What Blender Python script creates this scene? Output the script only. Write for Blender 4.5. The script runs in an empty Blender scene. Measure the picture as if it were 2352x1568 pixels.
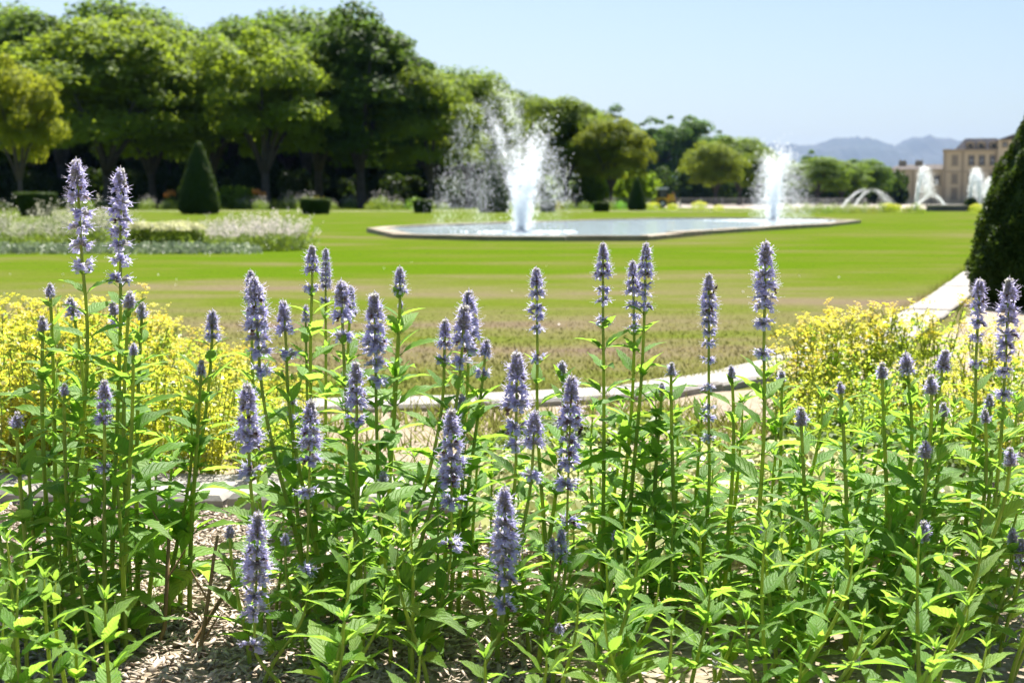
import bpy, math, random
import numpy as np
from mathutils import Vector, Matrix

R = math.radians
rng = np.random.default_rng(11)
random.seed(7)
sc = bpy.context.scene
col = sc.collection

# ------------------------------------------------------------------ camera, world, sun, exposure
CAM_H, FPX, CU, CV, HZ = 0.75, 3500.0, 1176.0, 784.0, 462.0
PITCH = math.atan((CV - HZ) / FPX)
cam_d = bpy.data.cameras.new('camera')
cam = bpy.data.objects.new('camera', cam_d)
col.objects.link(cam)
cam.location = (0, 0, CAM_H)
cam.rotation_euler = (math.pi / 2 - PITCH, 0, 0)
cam_d.sensor_width = 36
cam_d.lens = 36 * FPX / 2352
cam_d.clip_start = 0.05
cam_d.clip_end = 30000
cam_d.dof.use_dof = True
cam_d.dof.focus_distance = 2.72
cam_d.dof.aperture_fstop = 8.0
sc.camera = cam

SUN_AZ, SUN_EL = 14.0, 57.0
w = bpy.data.worlds.new('World')
sc.world = w
w.use_nodes = True
wn = w.node_tree.nodes
wl = w.node_tree.links
sky = wn.new('ShaderNodeTexSky')
sky.sky_type = 'NISHITA'
sky.sun_disc = False
sky.sun_elevation = R(SUN_EL)
sky.sun_rotation = R(360 - SUN_AZ)
sky.air_density = 1.0
sky.dust_density = 1.5
sky.ozone_density = 3.0
wl.new(sky.outputs[0], wn['Background'].inputs[0])
wn['Background'].inputs[1].default_value = 0.043

sd = bpy.data.lights.new('sun', 'SUN')
sd.energy = 5.0
sd.angle = R(0.53)
sd.color = (1.0, 0.95, 0.87)
so = bpy.data.objects.new('sun', sd)
col.objects.link(so)
sdir = Vector((math.sin(R(SUN_AZ)) * math.cos(R(SUN_EL)), math.cos(R(SUN_AZ)) * math.cos(R(SUN_EL)), math.sin(R(SUN_EL))))
so.rotation_euler = sdir.to_track_quat('Z', 'Y').to_euler()
so.location = (0, 0, 60)

vs = sc.view_settings
vs.view_transform = 'Standard'
vs.look = 'None'
vs.exposure = 1.65
vs.gamma = 1.0
vs.use_curve_mapping = False
sc.render.engine = 'CYCLES'
cy = sc.cycles
cy.use_denoising = True
cy.max_bounces = 16
cy.diffuse_bounces = 12
cy.transmission_bounces = 8
cy.transparent_max_bounces = 24
cy.volume_bounces = 1
cy.caustics_reflective = False
cy.caustics_refractive = False


# ------------------------------------------------------------------ helpers
def ray(u, v):
    x, y = (u - CU) / FPX, (CV - v) / FPX
    return Vector((x, math.cos(PITCH) + y * math.sin(PITCH), -math.sin(PITCH) + y * math.cos(PITCH)))


def at(u, v, Y):
    r = ray(u, v)
    return Vector((0, 0, CAM_H)) + r * (Y / r.y)


def gnd(u, v, z=0.0):
    r = ray(u, v)
    return Vector((0, 0, CAM_H)) + r * ((z - CAM_H) / r.z)


def tag(o, label=None, cat=None, group=None, kind=None):
    if label: o['label'] = label
    if cat: o['category'] = cat
    if group: o['group'] = group
    if kind: o['kind'] = kind
    return o


def link(name, me, parent=None, loc=None, rot=None, scale=None, mat=None):
    o = bpy.data.objects.new(name, me)
    col.objects.link(o)
    if parent is not None: o.parent = parent
    if loc is not None: o.location = loc
    if rot is not None: o.rotation_euler = rot
    if scale is not None: o.scale = (scale,) * 3 if isinstance(scale, (int, float)) else scale
    return o


def empty(name, loc, rz=0.0, scale=1.0):
    o = link(name, None, None, loc, (0, 0, rz), scale)
    o.empty_display_size = 0.1
    return o


def np_mesh(name, V, F, mat, smooth=False):
    V = np.ascontiguousarray(V, dtype=np.float32)
    F = np.ascontiguousarray(F, dtype=np.int32)
    me = bpy.data.meshes.new(name)
    m, k = F.shape
    me.vertices.add(len(V))
    me.vertices.foreach_set('co', V.ravel())
    me.loops.add(m * k)
    me.loops.foreach_set('vertex_index', F.ravel())
    me.polygons.add(m)
    me.polygons.foreach_set('loop_start', np.arange(0, m * k, k, dtype=np.int32))
    if smooth: me.polygons.foreach_set('use_smooth', np.ones(m, dtype=bool))
    me.update(calc_edges=True)
    if mat: me.materials.append(mat)
    return me


class MB:
    def __init__(s): s.v, s.f, s.m = [], [], []

    def add(s, vs_, fs, mi=0):
        b = len(s.v)
        s.v += [tuple(p) for p in vs_]
        s.f += [tuple(i + b for i in f) for f in fs]
        s.m += [mi] * len(fs)

    def box(s, x0, x1, y0, y1, z0, z1, mi=0, taper=0.0):
        t = taper
        s.add([(x0, y0, z0), (x1, y0, z0), (x1, y1, z0), (x0, y1, z0), (x0 + t, y0 + t, z1), (x1 - t, y0 + t, z1), (x1 - t, y1 - t, z1), (x0 + t, y1 - t, z1)],
              [(0, 3, 2, 1), (4, 5, 6, 7), (0, 1, 5, 4), (1, 2, 6, 5), (2, 3, 7, 6), (3, 0, 4, 7)], mi)

    def tube(s, pts, rad, n=6, mi=0, cap=True):
        pts = [Vector(p) for p in pts]
        if isinstance(rad, (int, float)): rad = [rad] * len(pts)
        vs_, fs = [], []
        for i, p in enumerate(pts):
            d = (pts[min(i + 1, len(pts) - 1)] - pts[max(i - 1, 0)]).normalized()
            a = Vector((1, 0, 0)) if abs(d.x) < 0.8 else Vector((0, 1, 0))
            x = d.cross(a).normalized(); y = d.cross(x)
            for k in range(n):
                t = 2 * math.pi * k / n
                vs_.append(p + (x * math.cos(t) + y * math.sin(t)) * rad[i])
        for i in range(len(pts) - 1):
            for k in range(n):
                k2 = (k + 1) % n
                fs.append((i * n + k, i * n + k2, (i + 1) * n + k2, (i + 1) * n + k))
        if cap:
            fs.append(tuple(range(n))[::-1])
            fs.append(tuple((len(pts) - 1) * n + k for k in range(n)))
        s.add(vs_, fs, mi)

    def lathe(s, prof, n=24, mi=0, c=(0, 0, 0)):
        vs_, fs = [], []
        for r, z in prof:
            for k in range(n):
                t = 2 * math.pi * k / n
                vs_.append((c[0] + r * math.cos(t), c[1] + r * math.sin(t), c[2] + z))
        for i in range(len(prof) - 1):
            for k in range(n):
                k2 = (k + 1) % n
                fs.append((i * n + k, i * n + k2, (i + 1) * n + k2, (i + 1) * n + k))
        fs.append(tuple(range(n))[::-1])
        fs.append(tuple((len(prof) - 1) * n + k for k in range(n)))
        s.add(vs_, fs, mi)

    def mesh(s, name, mats, smooth=False):
        me = bpy.data.meshes.new(name)
        me.from_pydata(s.v, [], s.f)
        for m in (mats if isinstance(mats, (list, tuple)) else [mats]): me.materials.append(m)
        me.polygons.foreach_set('material_index', np.array(s.m, dtype=np.int32))
        if smooth: me.polygons.foreach_set('use_smooth', np.ones(len(s.f), dtype=bool))
        me.update()
        return me


def cards(P, N, L, W, g, jitter=0.7, bend=0.15):
    """diamond leaf faces at points P, facing roughly N"""
    n = len(P)
    Nn = N + g.normal(0, jitter, (n, 3))
    Nn /= np.linalg.norm(Nn, axis=1, keepdims=True) + 1e-9
    A = g.normal(0, 1, (n, 3))
    T = np.cross(Nn, A); T /= np.linalg.norm(T, axis=1, keepdims=True) + 1e-9
    S = np.cross(Nn, T)
    L = (L * g.uniform(0.65, 1.35, n))[:, None]
    Wd = (W * g.uniform(0.65, 1.35, n))[:, None]
    V = np.stack([P - T * L / 2 - Nn * L * bend, P + S * Wd / 2, P + T * L / 2 - Nn * L * bend, P - S * Wd / 2], 1).reshape(-1, 3)
    F = np.arange(n * 4).reshape(n, 4)
    return V, F


# ------------------------------------------------------------------ materials
def new_mat(name):
    m = bpy.data.materials.new(name)
    m.use_nodes = True
    nt = m.node_tree
    nt.nodes.clear()
    out = nt.nodes.new('ShaderNodeOutputMaterial')
    return m, nt, out


def N(nt, t, **kw):
    n = nt.nodes.new(t)
    for k, v in kw.items():
        if k.startswith('i_'): n.inputs[int(k[2:])].default_value = v
        else: setattr(n, k, v)
    return n


def ramp(nt, stops, fac=None):
    r = nt.nodes.new('ShaderNodeValToRGB')
    e = r.color_ramp.elements
    e[0].position, e[0].color = stops[0][0], (*stops[0][1], 1)
    e[1].position, e[1].color = stops[-1][0], (*stops[-1][1], 1)
    for p, c in stops[1:-1]:
        k = e.new(p); k.color = (*c, 1)
    if fac is not None: nt.links.new(fac, r.inputs[0])
    return r


def noise(nt, scale, detail=3, rough=0.55, vec=None, coord='Object'):
    if vec is None:
        tc = nt.nodes.new('ShaderNodeTexCoord'); vec = tc.outputs[coord]
    n = N(nt, 'ShaderNodeTexNoise')
    n.inputs['Scale'].default_value = scale
    n.inputs['Detail'].default_value = detail
    n.inputs['Roughness'].default_value = rough
    nt.links.new(vec, n.inputs['Vector'])
    return n


def mixc(nt, fac, a, b, blend='MIX'):
    m = nt.nodes.new('ShaderNodeMix'); m.data_type = 'RGBA'; m.blend_type = blend
    for sock, val in ((m.inputs[0], fac), (m.inputs[6], a), (m.inputs[7], b)):
        if isinstance(val, (int, float)): sock.default_value = val
        elif isinstance(val, tuple): sock.default_value = (*val, 1)
        else: nt.links.new(val, sock)
    return m.outputs[2]


def plain(name, c1, c2=None, scale=6.0, rough=0.7, bump=0.0, metal=0.0, spec=0.4, coord='Object'):
    m, nt, out = new_mat(name)
    b = N(nt, 'ShaderNodeBsdfPrincipled')
    b.inputs['Roughness'].default_value = rough
    b.inputs['Metallic'].default_value = metal
    b.inputs['Specular IOR Level'].default_value = spec
    n = noise(nt, scale, 4, coord=coord)
    r = ramp(nt, [(0.3, c1), (0.7, c2 or c1)], n.outputs[0])
    nt.links.new(r.outputs[0], b.inputs['Base Color'])
    if bump:
        bp = N(nt, 'ShaderNodeBump'); bp.inputs['Strength'].default_value = bump; bp.inputs['Distance'].default_value = 0.02
        nt.links.new(n.outputs[0], bp.inputs['Height']); nt.links.new(bp.outputs[0], b.inputs['Normal'])
    nt.links.new(b.outputs[0], out.inputs[0])
    return m


def foliage(name, c1, c2, trans, fac=0.4, scale=1.0, rough=0.5, spec=0.4, tint=True):
    """leaf cards: diffuse + light coming through; Object colour tints each plant"""
    m, nt, out = new_mat(name)
    b = N(nt, 'ShaderNodeBsdfPrincipled')
    b.inputs['Roughness'].default_value = rough
    b.inputs['Specular IOR Level'].default_value = spec
    t = N(nt, 'ShaderNodeBsdfTranslucent')
    mx = N(nt, 'ShaderNodeMixShader'); mx.inputs[0].default_value = fac
    n = noise(nt, scale, 3)
    r = ramp(nt, [(0.3, c1), (0.7, c2)], n.outputs[0])
    oi = N(nt, 'ShaderNodeObjectInfo')
    base = mixc(nt, 1.0, r.outputs[0], oi.outputs['Color'], 'MULTIPLY') if tint else r.outputs[0]
    n2 = noise(nt, scale * 2.3, 2)
    tr = ramp(nt, [(0.3, tuple(x * 0.75 for x in trans)), (0.7, trans)], n2.outputs[0])
    tb = mixc(nt, 1.0, tr.outputs[0], oi.outputs['Color'], 'MULTIPLY') if tint else tr.outputs[0]
    nt.links.new(base, b.inputs['Base Color'])
    nt.links.new(tb, t.inputs[0])
    nt.links.new(b.outputs[0], mx.inputs[1]); nt.links.new(t.outputs[0], mx.inputs[2])
    nt.links.new(mx.outputs[0], out.inputs[0])
    return m


def leaf_material():
    """giant hyssop leaf: UV x across (-1..1), y along; sunken side veins, puckered blade"""
    m, nt, out = new_mat('hyssop_leaf')
    L = nt.links.new
    uv = N(nt, 'ShaderNodeUVMap'); sp = N(nt, 'ShaderNodeSeparateXYZ'); L(uv.outputs[0], sp.inputs[0])
    ab = N(nt, 'ShaderNodeMath', operation='ABSOLUTE'); L(sp.outputs[0], ab.inputs[0])
    a1 = N(nt, 'ShaderNodeMath', operation='MULTIPLY', i_1=2.6); L(ab.outputs[0], a1.inputs[0])
    a2 = N(nt, 'ShaderNodeMath', operation='MULTIPLY', i_1=9.0); L(sp.outputs[1], a2.inputs[0])
    a3 = N(nt, 'ShaderNodeMath', operation='SUBTRACT'); L(a2.outputs[0], a3.inputs[0]); L(a1.outputs[0], a3.inputs[1])
    fr = N(nt, 'ShaderNodeMath', operation='PINGPONG', i_1=0.5); L(a3.outputs[0], fr.inputs[0])
    mid = N(nt, 'ShaderNodeMath', operation='MULTIPLY', i_1=6.0); L(ab.outputs[0], mid.inputs[0])
    mn = N(nt, 'ShaderNodeMath', operation='MINIMUM'); L(fr.outputs[0], mn.inputs[0]); L(mid.outputs[0], mn.inputs[1])
    vein = N(nt, 'ShaderNodeMapRange', i_1=0.0, i_2=0.16, i_3=0.0, i_4=1.0); L(mn.outputs[0], vein.inputs[0])
    oi = N(nt, 'ShaderNodeObjectInfo')
    vor = N(nt, 'ShaderNodeTexVoronoi'); vor.inputs['Scale'].default_value = 95.0
    tc = N(nt, 'ShaderNodeTexCoord'); L(tc.outputs['Object'], vor.inputs['Vector'])
    rc = ramp(nt, [(0.0, (0.10, 0.25, 0.025)), (0.5, (0.14, 0.31, 0.035)), (1.0, (0.19, 0.36, 0.045))], oi.outputs['Random'])
    base = mixc(nt, vein.outputs[0], (0.13, 0.24, 0.045), rc.outputs[0])
    base = mixc(nt, 1.0, base, oi.outputs['Color'], 'MULTIPLY')
    rt = ramp(nt, [(0.0, (0.26, 0.48, 0.05)), (0.5, (0.32, 0.56, 0.06)), (1.0, (0.39, 0.61, 0.08))], oi.outputs['Random'])
    tr = mixc(nt, vein.outputs[0], (0.26, 0.42, 0.035), rt.outputs[0])
    tr = mixc(nt, 1.0, tr, oi.outputs['Color'], 'MULTIPLY')
    bh = N(nt, 'ShaderNodeMath', operation='MULTIPLY_ADD', i_1=0.5); L(vor.outputs['Distance'], bh.inputs[0])
    iv = N(nt, 'ShaderNodeMath', operation='MULTIPLY', i_1=1.0); L(vein.outputs[0], iv.inputs[0]); L(iv.outputs[0], bh.inputs[2])
    bp = N(nt, 'ShaderNodeBump'); bp.inputs['Strength'].default_value = 0.55; bp.inputs['Distance'].default_value = 0.0016
    L(bh.outputs[0], bp.inputs['Height'])
    b = N(nt, 'ShaderNodeBsdfPrincipled')
    b.inputs['Roughness'].default_value = 0.44
    b.inputs['Specular IOR Level'].default_value = 0.32
    L(base, b.inputs['Base Color']); L(bp.outputs[0], b.inputs['Normal'])
    t = N(nt, 'ShaderNodeBsdfTranslucent'); L(tr, t.inputs[0]); L(bp.outputs[0], t.inputs[1])
    mx = N(nt, 'ShaderNodeMixShader'); mx.inputs[0].default_value = 0.58
    L(b.outputs[0], mx.inputs[1]); L(t.outputs[0], mx.inputs[2]); L(mx.outputs[0], out.inputs[0])
    return m


def lawn_material(name, translucent):
    m, nt, out = new_mat(name)
    L = nt.links.new
    ge = N(nt, 'ShaderNodeNewGeometry')
    sp = N(nt, 'ShaderNodeSeparateXYZ'); L(ge.outputs['Position'], sp.inputs[0])
    mp = N(nt, 'ShaderNodeMapping'); mp.inputs['Scale'].default_value = (0.22, 0.5, 1); L(ge.outputs['Position'], mp.inputs['Vector'])
    n1 = noise(nt, 1.0, 5, 0.62, mp.outputs[0])
    mp2 = N(nt, 'ShaderNodeMapping'); mp2.inputs['Scale'].default_value = (1.6, 2.6, 1); L(ge.outputs['Position'], mp2.inputs['Vector'])
    n2 = noise(nt, 1.0, 6, 0.7, mp2.outputs[0])
    # dryness depends on where the sprinkler reaches: distance bands across the lawn
    yn = N(nt, 'ShaderNodeMapRange', i_1=5.0, i_2=65.0, i_3=0.0, i_4=1.0); L(sp.outputs[1], yn.inputs[0])
    yr = ramp(nt, [(0.0, (.45,) * 3), (0.02, (.45,) * 3), (0.045, (0.66,) * 3), (0.1, (.6,) * 3), (0.15, (.38,) * 3), (0.2, (.16,) * 3), (0.3, (.12,) * 3), (0.42, (.3,) * 3), (0.5, (.42,) * 3), (0.55, (.1,) * 3), (1.0, (.2,) * 3)], yn.outputs[0])
    s1 = N(nt, 'ShaderNodeMath', operation='MULTIPLY_ADD', i_1=2.6, i_2=-1.3); L(n1.outputs[0], s1.inputs[0])
    s2 = N(nt, 'ShaderNodeMath', operation='ADD'); L(s1.outputs[0], s2.inputs[0]); L(yr.outputs[0], s2.inputs[1])
    s3 = N(nt, 'ShaderNodeMath', operation='MULTIPLY_ADD', i_1=0.4, i_2=-0.2); L(n2.outputs[0], s3.inputs[0])
    s4 = N(nt, 'ShaderNodeMath', operation='ADD'); L(s2.outputs[0], s4.inputs[0]); L(s3.outputs[0], s4.inputs[1])
    s4.use_clamp = True
    cr = ramp(nt, [(0.0, (0.098, 0.178, 0.005)), (0.3, (0.13, 0.178, 0.012)), (0.6, (0.18, 0.185, 0.036)), (0.85, (0.205, 0.18, 0.055)), (1.0, (0.19, 0.15, 0.055))], s4.outputs[0])
    n3 = noise(nt, 26.0, 3, 0.6, ge.outputs['Position'])
    v3 = ramp(nt, [(0.3, (.84,) * 3), (0.7, (1.12,) * 3)], n3.outputs[0])
    c = mixc(nt, 1.0, cr.outputs[0], v3.outputs[0], 'MULTIPLY')
    c = mixc(nt, 1.0, c, (0.66, 0.63, 1.25), 'MULTIPLY')
    b = N(nt, 'ShaderNodeBsdfPrincipled'); b.inputs['Roughness'].default_value = 0.9; b.inputs['Specular IOR Level'].default_value = 0.0
    L(c, b.inputs['Base Color'])
    if translucent:
        t = N(nt, 'ShaderNodeBsdfTranslucent'); c2 = mixc(nt, 1.0, c, (2.0, 2.0, 1.6), 'MULTIPLY'); L(c2, t.inputs[0])
        mx = N(nt, 'ShaderNodeMixShader'); mx.inputs[0].default_value = 0.5
        L(b.outputs[0], mx.inputs[1]); L(t.outputs[0], mx.inputs[2]); L(mx.outputs[0], out.inputs[0])
    else:
        bp = N(nt, 'ShaderNodeBump'); bp.inputs['Strength'].default_value = 0.6; bp.inputs['Distance'].default_value = 0.03
        L(n3.outputs[0], bp.inputs['Height']); L(bp.outputs[0], b.inputs['Normal'])
        L(b.outputs[0], out.inputs[0])
    return m


def water_drop_material():
    m, nt, out = new_mat('aerated_water')
    d = N(nt, 'ShaderNodeBsdfPrincipled')
    d.inputs['Base Color'].default_value = (0.92, 0.95, 0.98, 1)
    d.inputs['Roughness'].default_value = 0.08
    t = N(nt, 'ShaderNodeBsdfTranslucent'); t.inputs[0].default_value = (0.95, 0.97, 1.0, 1)
    mx = N(nt, 'ShaderNodeMixShader'); mx.inputs[0].default_value = 0.65
    nt.links.new(d.outputs[0], mx.inputs[1]); nt.links.new(t.outputs[0], mx.inputs[2])
    tp = N(nt, 'ShaderNodeBsdfTransparent'); m2 = N(nt, 'ShaderNodeMixShader'); m2.inputs[0].default_value = 0.3
    nt.links.new(mx.outputs[0], m2.inputs[1]); nt.links.new(tp.outputs[0], m2.inputs[2]); nt.links.new(m2.outputs[0], out.inputs[0])
    return m


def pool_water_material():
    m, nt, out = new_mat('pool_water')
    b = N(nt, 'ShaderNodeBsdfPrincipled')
    b.inputs['Base Color'].default_value = (0.36, 0.44, 0.46, 1)  # pale base colour stands in for bright sky reflected on the water
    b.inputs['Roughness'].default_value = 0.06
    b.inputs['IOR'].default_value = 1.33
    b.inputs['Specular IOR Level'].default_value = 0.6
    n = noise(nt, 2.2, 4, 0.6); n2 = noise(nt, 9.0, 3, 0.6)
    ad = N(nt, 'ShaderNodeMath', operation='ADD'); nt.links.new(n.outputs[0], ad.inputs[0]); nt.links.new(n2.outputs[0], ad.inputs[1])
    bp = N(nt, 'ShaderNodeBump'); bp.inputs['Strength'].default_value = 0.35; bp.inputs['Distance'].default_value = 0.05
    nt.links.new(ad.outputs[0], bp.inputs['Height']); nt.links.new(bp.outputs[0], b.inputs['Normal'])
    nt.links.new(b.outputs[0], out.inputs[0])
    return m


M = {}
M['leaf'] = leaf_material()
M['stem'] = foliage('hyssop_stem', (0.25, 0.36, 0.05), (0.33, 0.42, 0.07), (0.6, 0.7, 0.08), 0.35, 30, 0.45)
M['corolla'] = foliage('lavender_corolla', (0.52, 0.51, 0.88), (0.62, 0.60, 0.92), (0.80, 0.78, 0.99), 0.62, 200, 0.6)
M['calyx'] = foliage('grey_violet_calyx', (0.40, 0.39, 0.36), (0.55, 0.52, 0.62), (0.68, 0.67, 0.6), 0.5, 200, 0.6)
M['stamen'] = foliage('pale_stamen', (0.80, 0.77, 0.92), (0.86, 0.83, 0.94), (0.92, 0.9, 0.98), 0.45, 200, 0.5)
M['spent'] = plain('spent_floret', (0.16, 0.09, 0.07), (0.24, 0.15, 0.12), 200)
M['yleaf'] = foliage('rue_leaf', (0.20, 0.32, 0.03), (0.28, 0.38, 0.045), (0.72, 0.84, 0.08), 0.55, 25, 0.4, 0.5)
M['yellow'] = foliage('yellow_petal', (0.66, 0.60, 0.03), (0.74, 0.68, 0.05), (0.85, 0.84, 0.08), 0.45, 60, 0.5)
M['ystem'] = foliage('rue_stem', (0.2, 0.28, 0.06), (0.26, 0.3, 0.07), (0.4, 0.45, 0.08), 0.25, 30)
M['white_petal'] = foliage('white_petal', (0.78, 0.72, 0.72), (0.82, 0.78, 0.76), (0.85, 0.8, 0.78), 0.4, 8, 0.6)
M['border_leaf'] = foliage('border_leaf', (0.09, 0.16, 0.02), (0.13, 0.2, 0.03), (0.36, 0.5, 0.05), 0.4, 4)
M['orange'] = foliage('orange_petal', (0.55, 0.2, 0.03), (0.6, 0.28, 0.05), (0.7, 0.35, 0.06), 0.35, 6)
M['yew'] = foliage('clipped_yew', (0.016, 0.040, 0.007), (0.032, 0.066, 0.010), (0.12, 0.20, 0.015), 0.22, 5.0, 0.6, 0.12)
M['linden'] = foliage('linden_leaf', (0.055, 0.105, 0.012), (0.105, 0.16, 0.017), (0.29, 0.40, 0.035), 0.42, 0.35, 0.6, 0.12)
M['bark'] = plain('bark', (0.045, 0.04, 0.035), (0.085, 0.075, 0.065), 3.0, 0.9, 0.6)
M['lawn'] = lawn_material('lawn_ground', False)
M['blade'] = lawn_material('grass_blade', True)
M['soil'] = plain('mulched_soil', (0.20, 0.155, 0.105), (0.33, 0.275, 0.20), 40.0, 0.95, 0.8)
M['chip'] = foliage('wood_chip', (0.28, 0.21, 0.15), (0.50, 0.43, 0.35), (0.2, 0.15, 0.1), 0.05, 60)
M['slab'] = plain('pale_slab', (0.20, 0.185, 0.165), (0.36, 0.34, 0.31), 9.0, 0.9, 0.4)
M['coping'] = plain('weathered_coping', (0.20, 0.165, 0.12), (0.33, 0.28, 0.21), 3.0, 0.9, 0.5)
M['gravel'] = plain('pale_gravel', (0.26, 0.23, 0.19), (0.34, 0.30, 0.25), 3.0, 0.95, 0.3)
M['plinth'] = plain('grey_stone', (0.10, 0.10, 0.115), (0.16, 0.155, 0.17), 2.0, 0.9, 0.3)
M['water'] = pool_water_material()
M['drop'] = water_drop_material()
M['pool_bed'] = plain('pool_bed', (0.05, 0.07, 0.06), (0.08, 0.1, 0.08), 2.0)
M['facade'] = plain('ochre_render', (0.54, 0.46, 0.31), (0.62, 0.53, 0.37), 0.25, 0.9)
M['facade_stone'] = plain('facade_stone', (0.36, 0.30, 0.21), (0.42, 0.35, 0.25), 0.4, 0.9)
M['slate'] = plain('slate_roof', (0.045, 0.047, 0.058), (0.075, 0.072, 0.082), 0.6, 0.9, spec=0.1)
M['tile'] = plain('clay_roof', (0.085, 0.078, 0.075), (0.12, 0.108, 0.102), 0.6, 0.95, spec=0.1)
M['pane'] = plain('window_pane', (0.03, 0.035, 0.045), (0.05, 0.055, 0.07), 1.0, 0.12, spec=0.6)
M['shutter'] = plain('painted_shutter', (0.25, 0.22, 0.17), (0.29, 0.25, 0.19), 1.0, 0.7)
M['hill'] = plain('wooded_hill', (0.016, 0.024, 0.016), (0.04, 0.042, 0.034), 0.0015, 0.95)
M['rail'] = plain('painted_rail', (0.30, 0.30, 0.31), (0.38, 0.38, 0.39), 4.0, 0.5)
M['vehicle_yellow'] = plain('yellow_paint', (0.62, 0.36, 0.02), (0.68, 0.40, 0.03), 2.0, 0.4)
M['vehicle_white'] = plain('white_paint', (0.62, 0.62, 0.62), (0.7, 0.7, 0.7), 2.0, 0.4)
M['rubber'] = plain('black_rubber', (0.02, 0.02, 0.02), (0.03, 0.03, 0.03), 5.0, 0.8)
M['skin'] = plain('skin', (0.45, 0.28, 0.20), (0.5, 0.32, 0.23), 5.0, 0.6)
M['cloth_blue'] = plain('blue_cloth', (0.10, 0.12, 0.35), (0.13, 0.15, 0.4), 8.0, 0.9)
M['cloth_pink'] = plain('pale_pink_cloth', (0.6, 0.48, 0.50), (0.66, 0.54, 0.55), 8.0, 0.9)
M['cloth_red'] = plain('terracotta_cloth', (0.5, 0.22, 0.14), (0.55, 0.26, 0.17), 8.0, 0.9)
M['cloth_white'] = plain('white_cloth', (0.65, 0.62, 0.6), (0.72, 0.7, 0.68), 8.0, 0.9)
M['trouser'] = plain('dark_trouser', (0.05, 0.05, 0.07), (0.07, 0.07, 0.09), 8.0, 0.9)
M['hair'] = plain('dark_hair', (0.03, 0.02, 0.015), (0.05, 0.035, 0.02), 8.0, 0.7)
M['bee_dark'] = plain('bee_dark', (0.012, 0.010, 0.008), (0.03, 0.02, 0.012), 300, 0.8)
M['bee_fur'] = plain('bee_fur', (0.45, 0.38, 0.18), (0.55, 0.48, 0.28), 300, 0.9)
M['wing'] = foliage('bee_wing', (0.35, 0.33, 0.3), (0.4, 0.38, 0.35), (0.5, 0.48, 0.45), 0.5, 50)
M['cream'] = foliage('cream_leaf', (0.50, 0.50, 0.26), (0.66, 0.64, 0.40), (0.70, 0.72, 0.36), 0.4, 12)
M['dry_stem'] = plain('dry_brown_stem', (0.20, 0.12, 0.05), (0.27, 0.17, 0.08), 30, 0.7)
M['lavender_dry'] = plain('dry_lavender', (0.30, 0.30, 0.33), (0.42, 0.41, 0.43), 100, 0.8)
M['silver'] = foliage('silver_leaf', (0.16, 0.22, 0.13), (0.24, 0.29, 0.19), (0.25, 0.33, 0.18), 0.3, 6)

# ------------------------------------------------------------------ ground, lawn, beds, paths
def sheet(name, pts, z, mat, sub=1):
    me = bpy.data.meshes.new(name)
    me.from_pydata([(p[0], p[1], z) for p in pts], [], [tuple(range(len(pts)))])
    me.materials.append(mat); me.update()
    return tag(link(name, me), kind='structure')


sheet('ground', [(-9000, -60), (9000, -60), (9000, 16000), (-9000, 16000)], -0.012, M['lawn'])
# edging strips by ground points: front strip, strip along the lawn, strip running away to the cone
SA = [gnd(-300, 1128), gnd(560, 1150), gnd(940, 1160), gnd(1700, 1185), gnd(2500, 1200)]
SB = [gnd(-500, 948), gnd(700, 940), gnd(1100, 930), gnd(1480, 910), gnd(1700, 868)]
SC = [gnd(1700, 868), gnd(2020, 790), gnd(2150, 705), gnd(2215, 655), gnd(2262, 615), gnd(2330, 560)]
bed = [(-5, -4), (6, -4), (6, 6.2)] + [(p.x + 0.05, p.y) for p in (gnd(2150, 770), gnd(1900, 850))] + [(p.x, p.y) for p in reversed(SB)] + [(-5, 5.6)]
sheet('flower_bed', [(-6, -3), (7, -3), (7, 4.6)] + [(p.x + .1, p.y - .12) for p in (gnd(2130, 800), gnd(1750, 880))] + [(p.x, p.y - 0.02) for p in reversed(SB[:-1])] + [(-6, 5.5)], 0.0, M['soil'])
dry = sheet('dry_verge', [(gnd(2120, 800).x, gnd(2120, 800).y), (7, 4.7), (7, 9.5), (gnd(2215, 690).x + .2, gnd(2215, 690).y)], -0.004, M['soil'])


def strip(name, line, wd, n_len, z0, z1):
    root = MB()
    P = [Vector((p.x, p.y, 0)) for p in line]
    o_root = None
    seg = []
    for a, b in zip(P[:-1], P[1:]):
        L_ = (b - a).length; k = max(1, round(L_ / n_len)); d = (b - a).normalized()
        for i in range(k): seg.append((a + d * (L_ * i / k), a + d * (L_ * (i + 1) / k), d))
    r = empty(name, (P[0].x, P[0].y, 0))
    r['kind'] = 'structure'
    for a, b, d in seg:
        n = Vector((-d.y, d.x, 0)); g = 0.006; h = random.uniform(-.006, .006)
        mb = MB(); q = []
        a2, b2 = a + d * g - P[0], b - d * g - P[0]
        bev = 0.012
        for z, i in ((z0, 0), (z1 + h - bev, 0), (z1 + h, bev)):
            q += [(p + n * s * (wd / 2 - i) + Vector((0, 0, z))) + (d * i * e) for p, s, e in ((a2, -1, 1), (b2, -1, -1), (b2, 1, -1), (a2, 1, 1))]
        fs = [(8, 9, 10, 11)]
        for k in (0, 4):
            for i in range(4):
                j = (i + 1) % 4; fs.append((k + i, k + j, k + 4 + j, k + 4 + i))
        mb.add(q, fs)
        link('slab', mb.mesh('slab', M['slab']), r)
    return r


strip('edging_path', SA, 0.30, 0.5, -0.03, 0.045)
strip('lawn_edging_path', SB, 0.26, 0.5, -0.03, 0.03)
strip('garden_path', SC, 0.30, 0.6, -0.03, 0.025)
sheet('gravel_walk', [(-120, 116), (30, 112), (30, 115), (-120, 119)], 0.0, M['gravel'])
sheet('forecourt', [(26, 150), (400, 104), (900, 700), (80, 700), (14, 190)], -0.004, M['gravel'])

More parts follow.
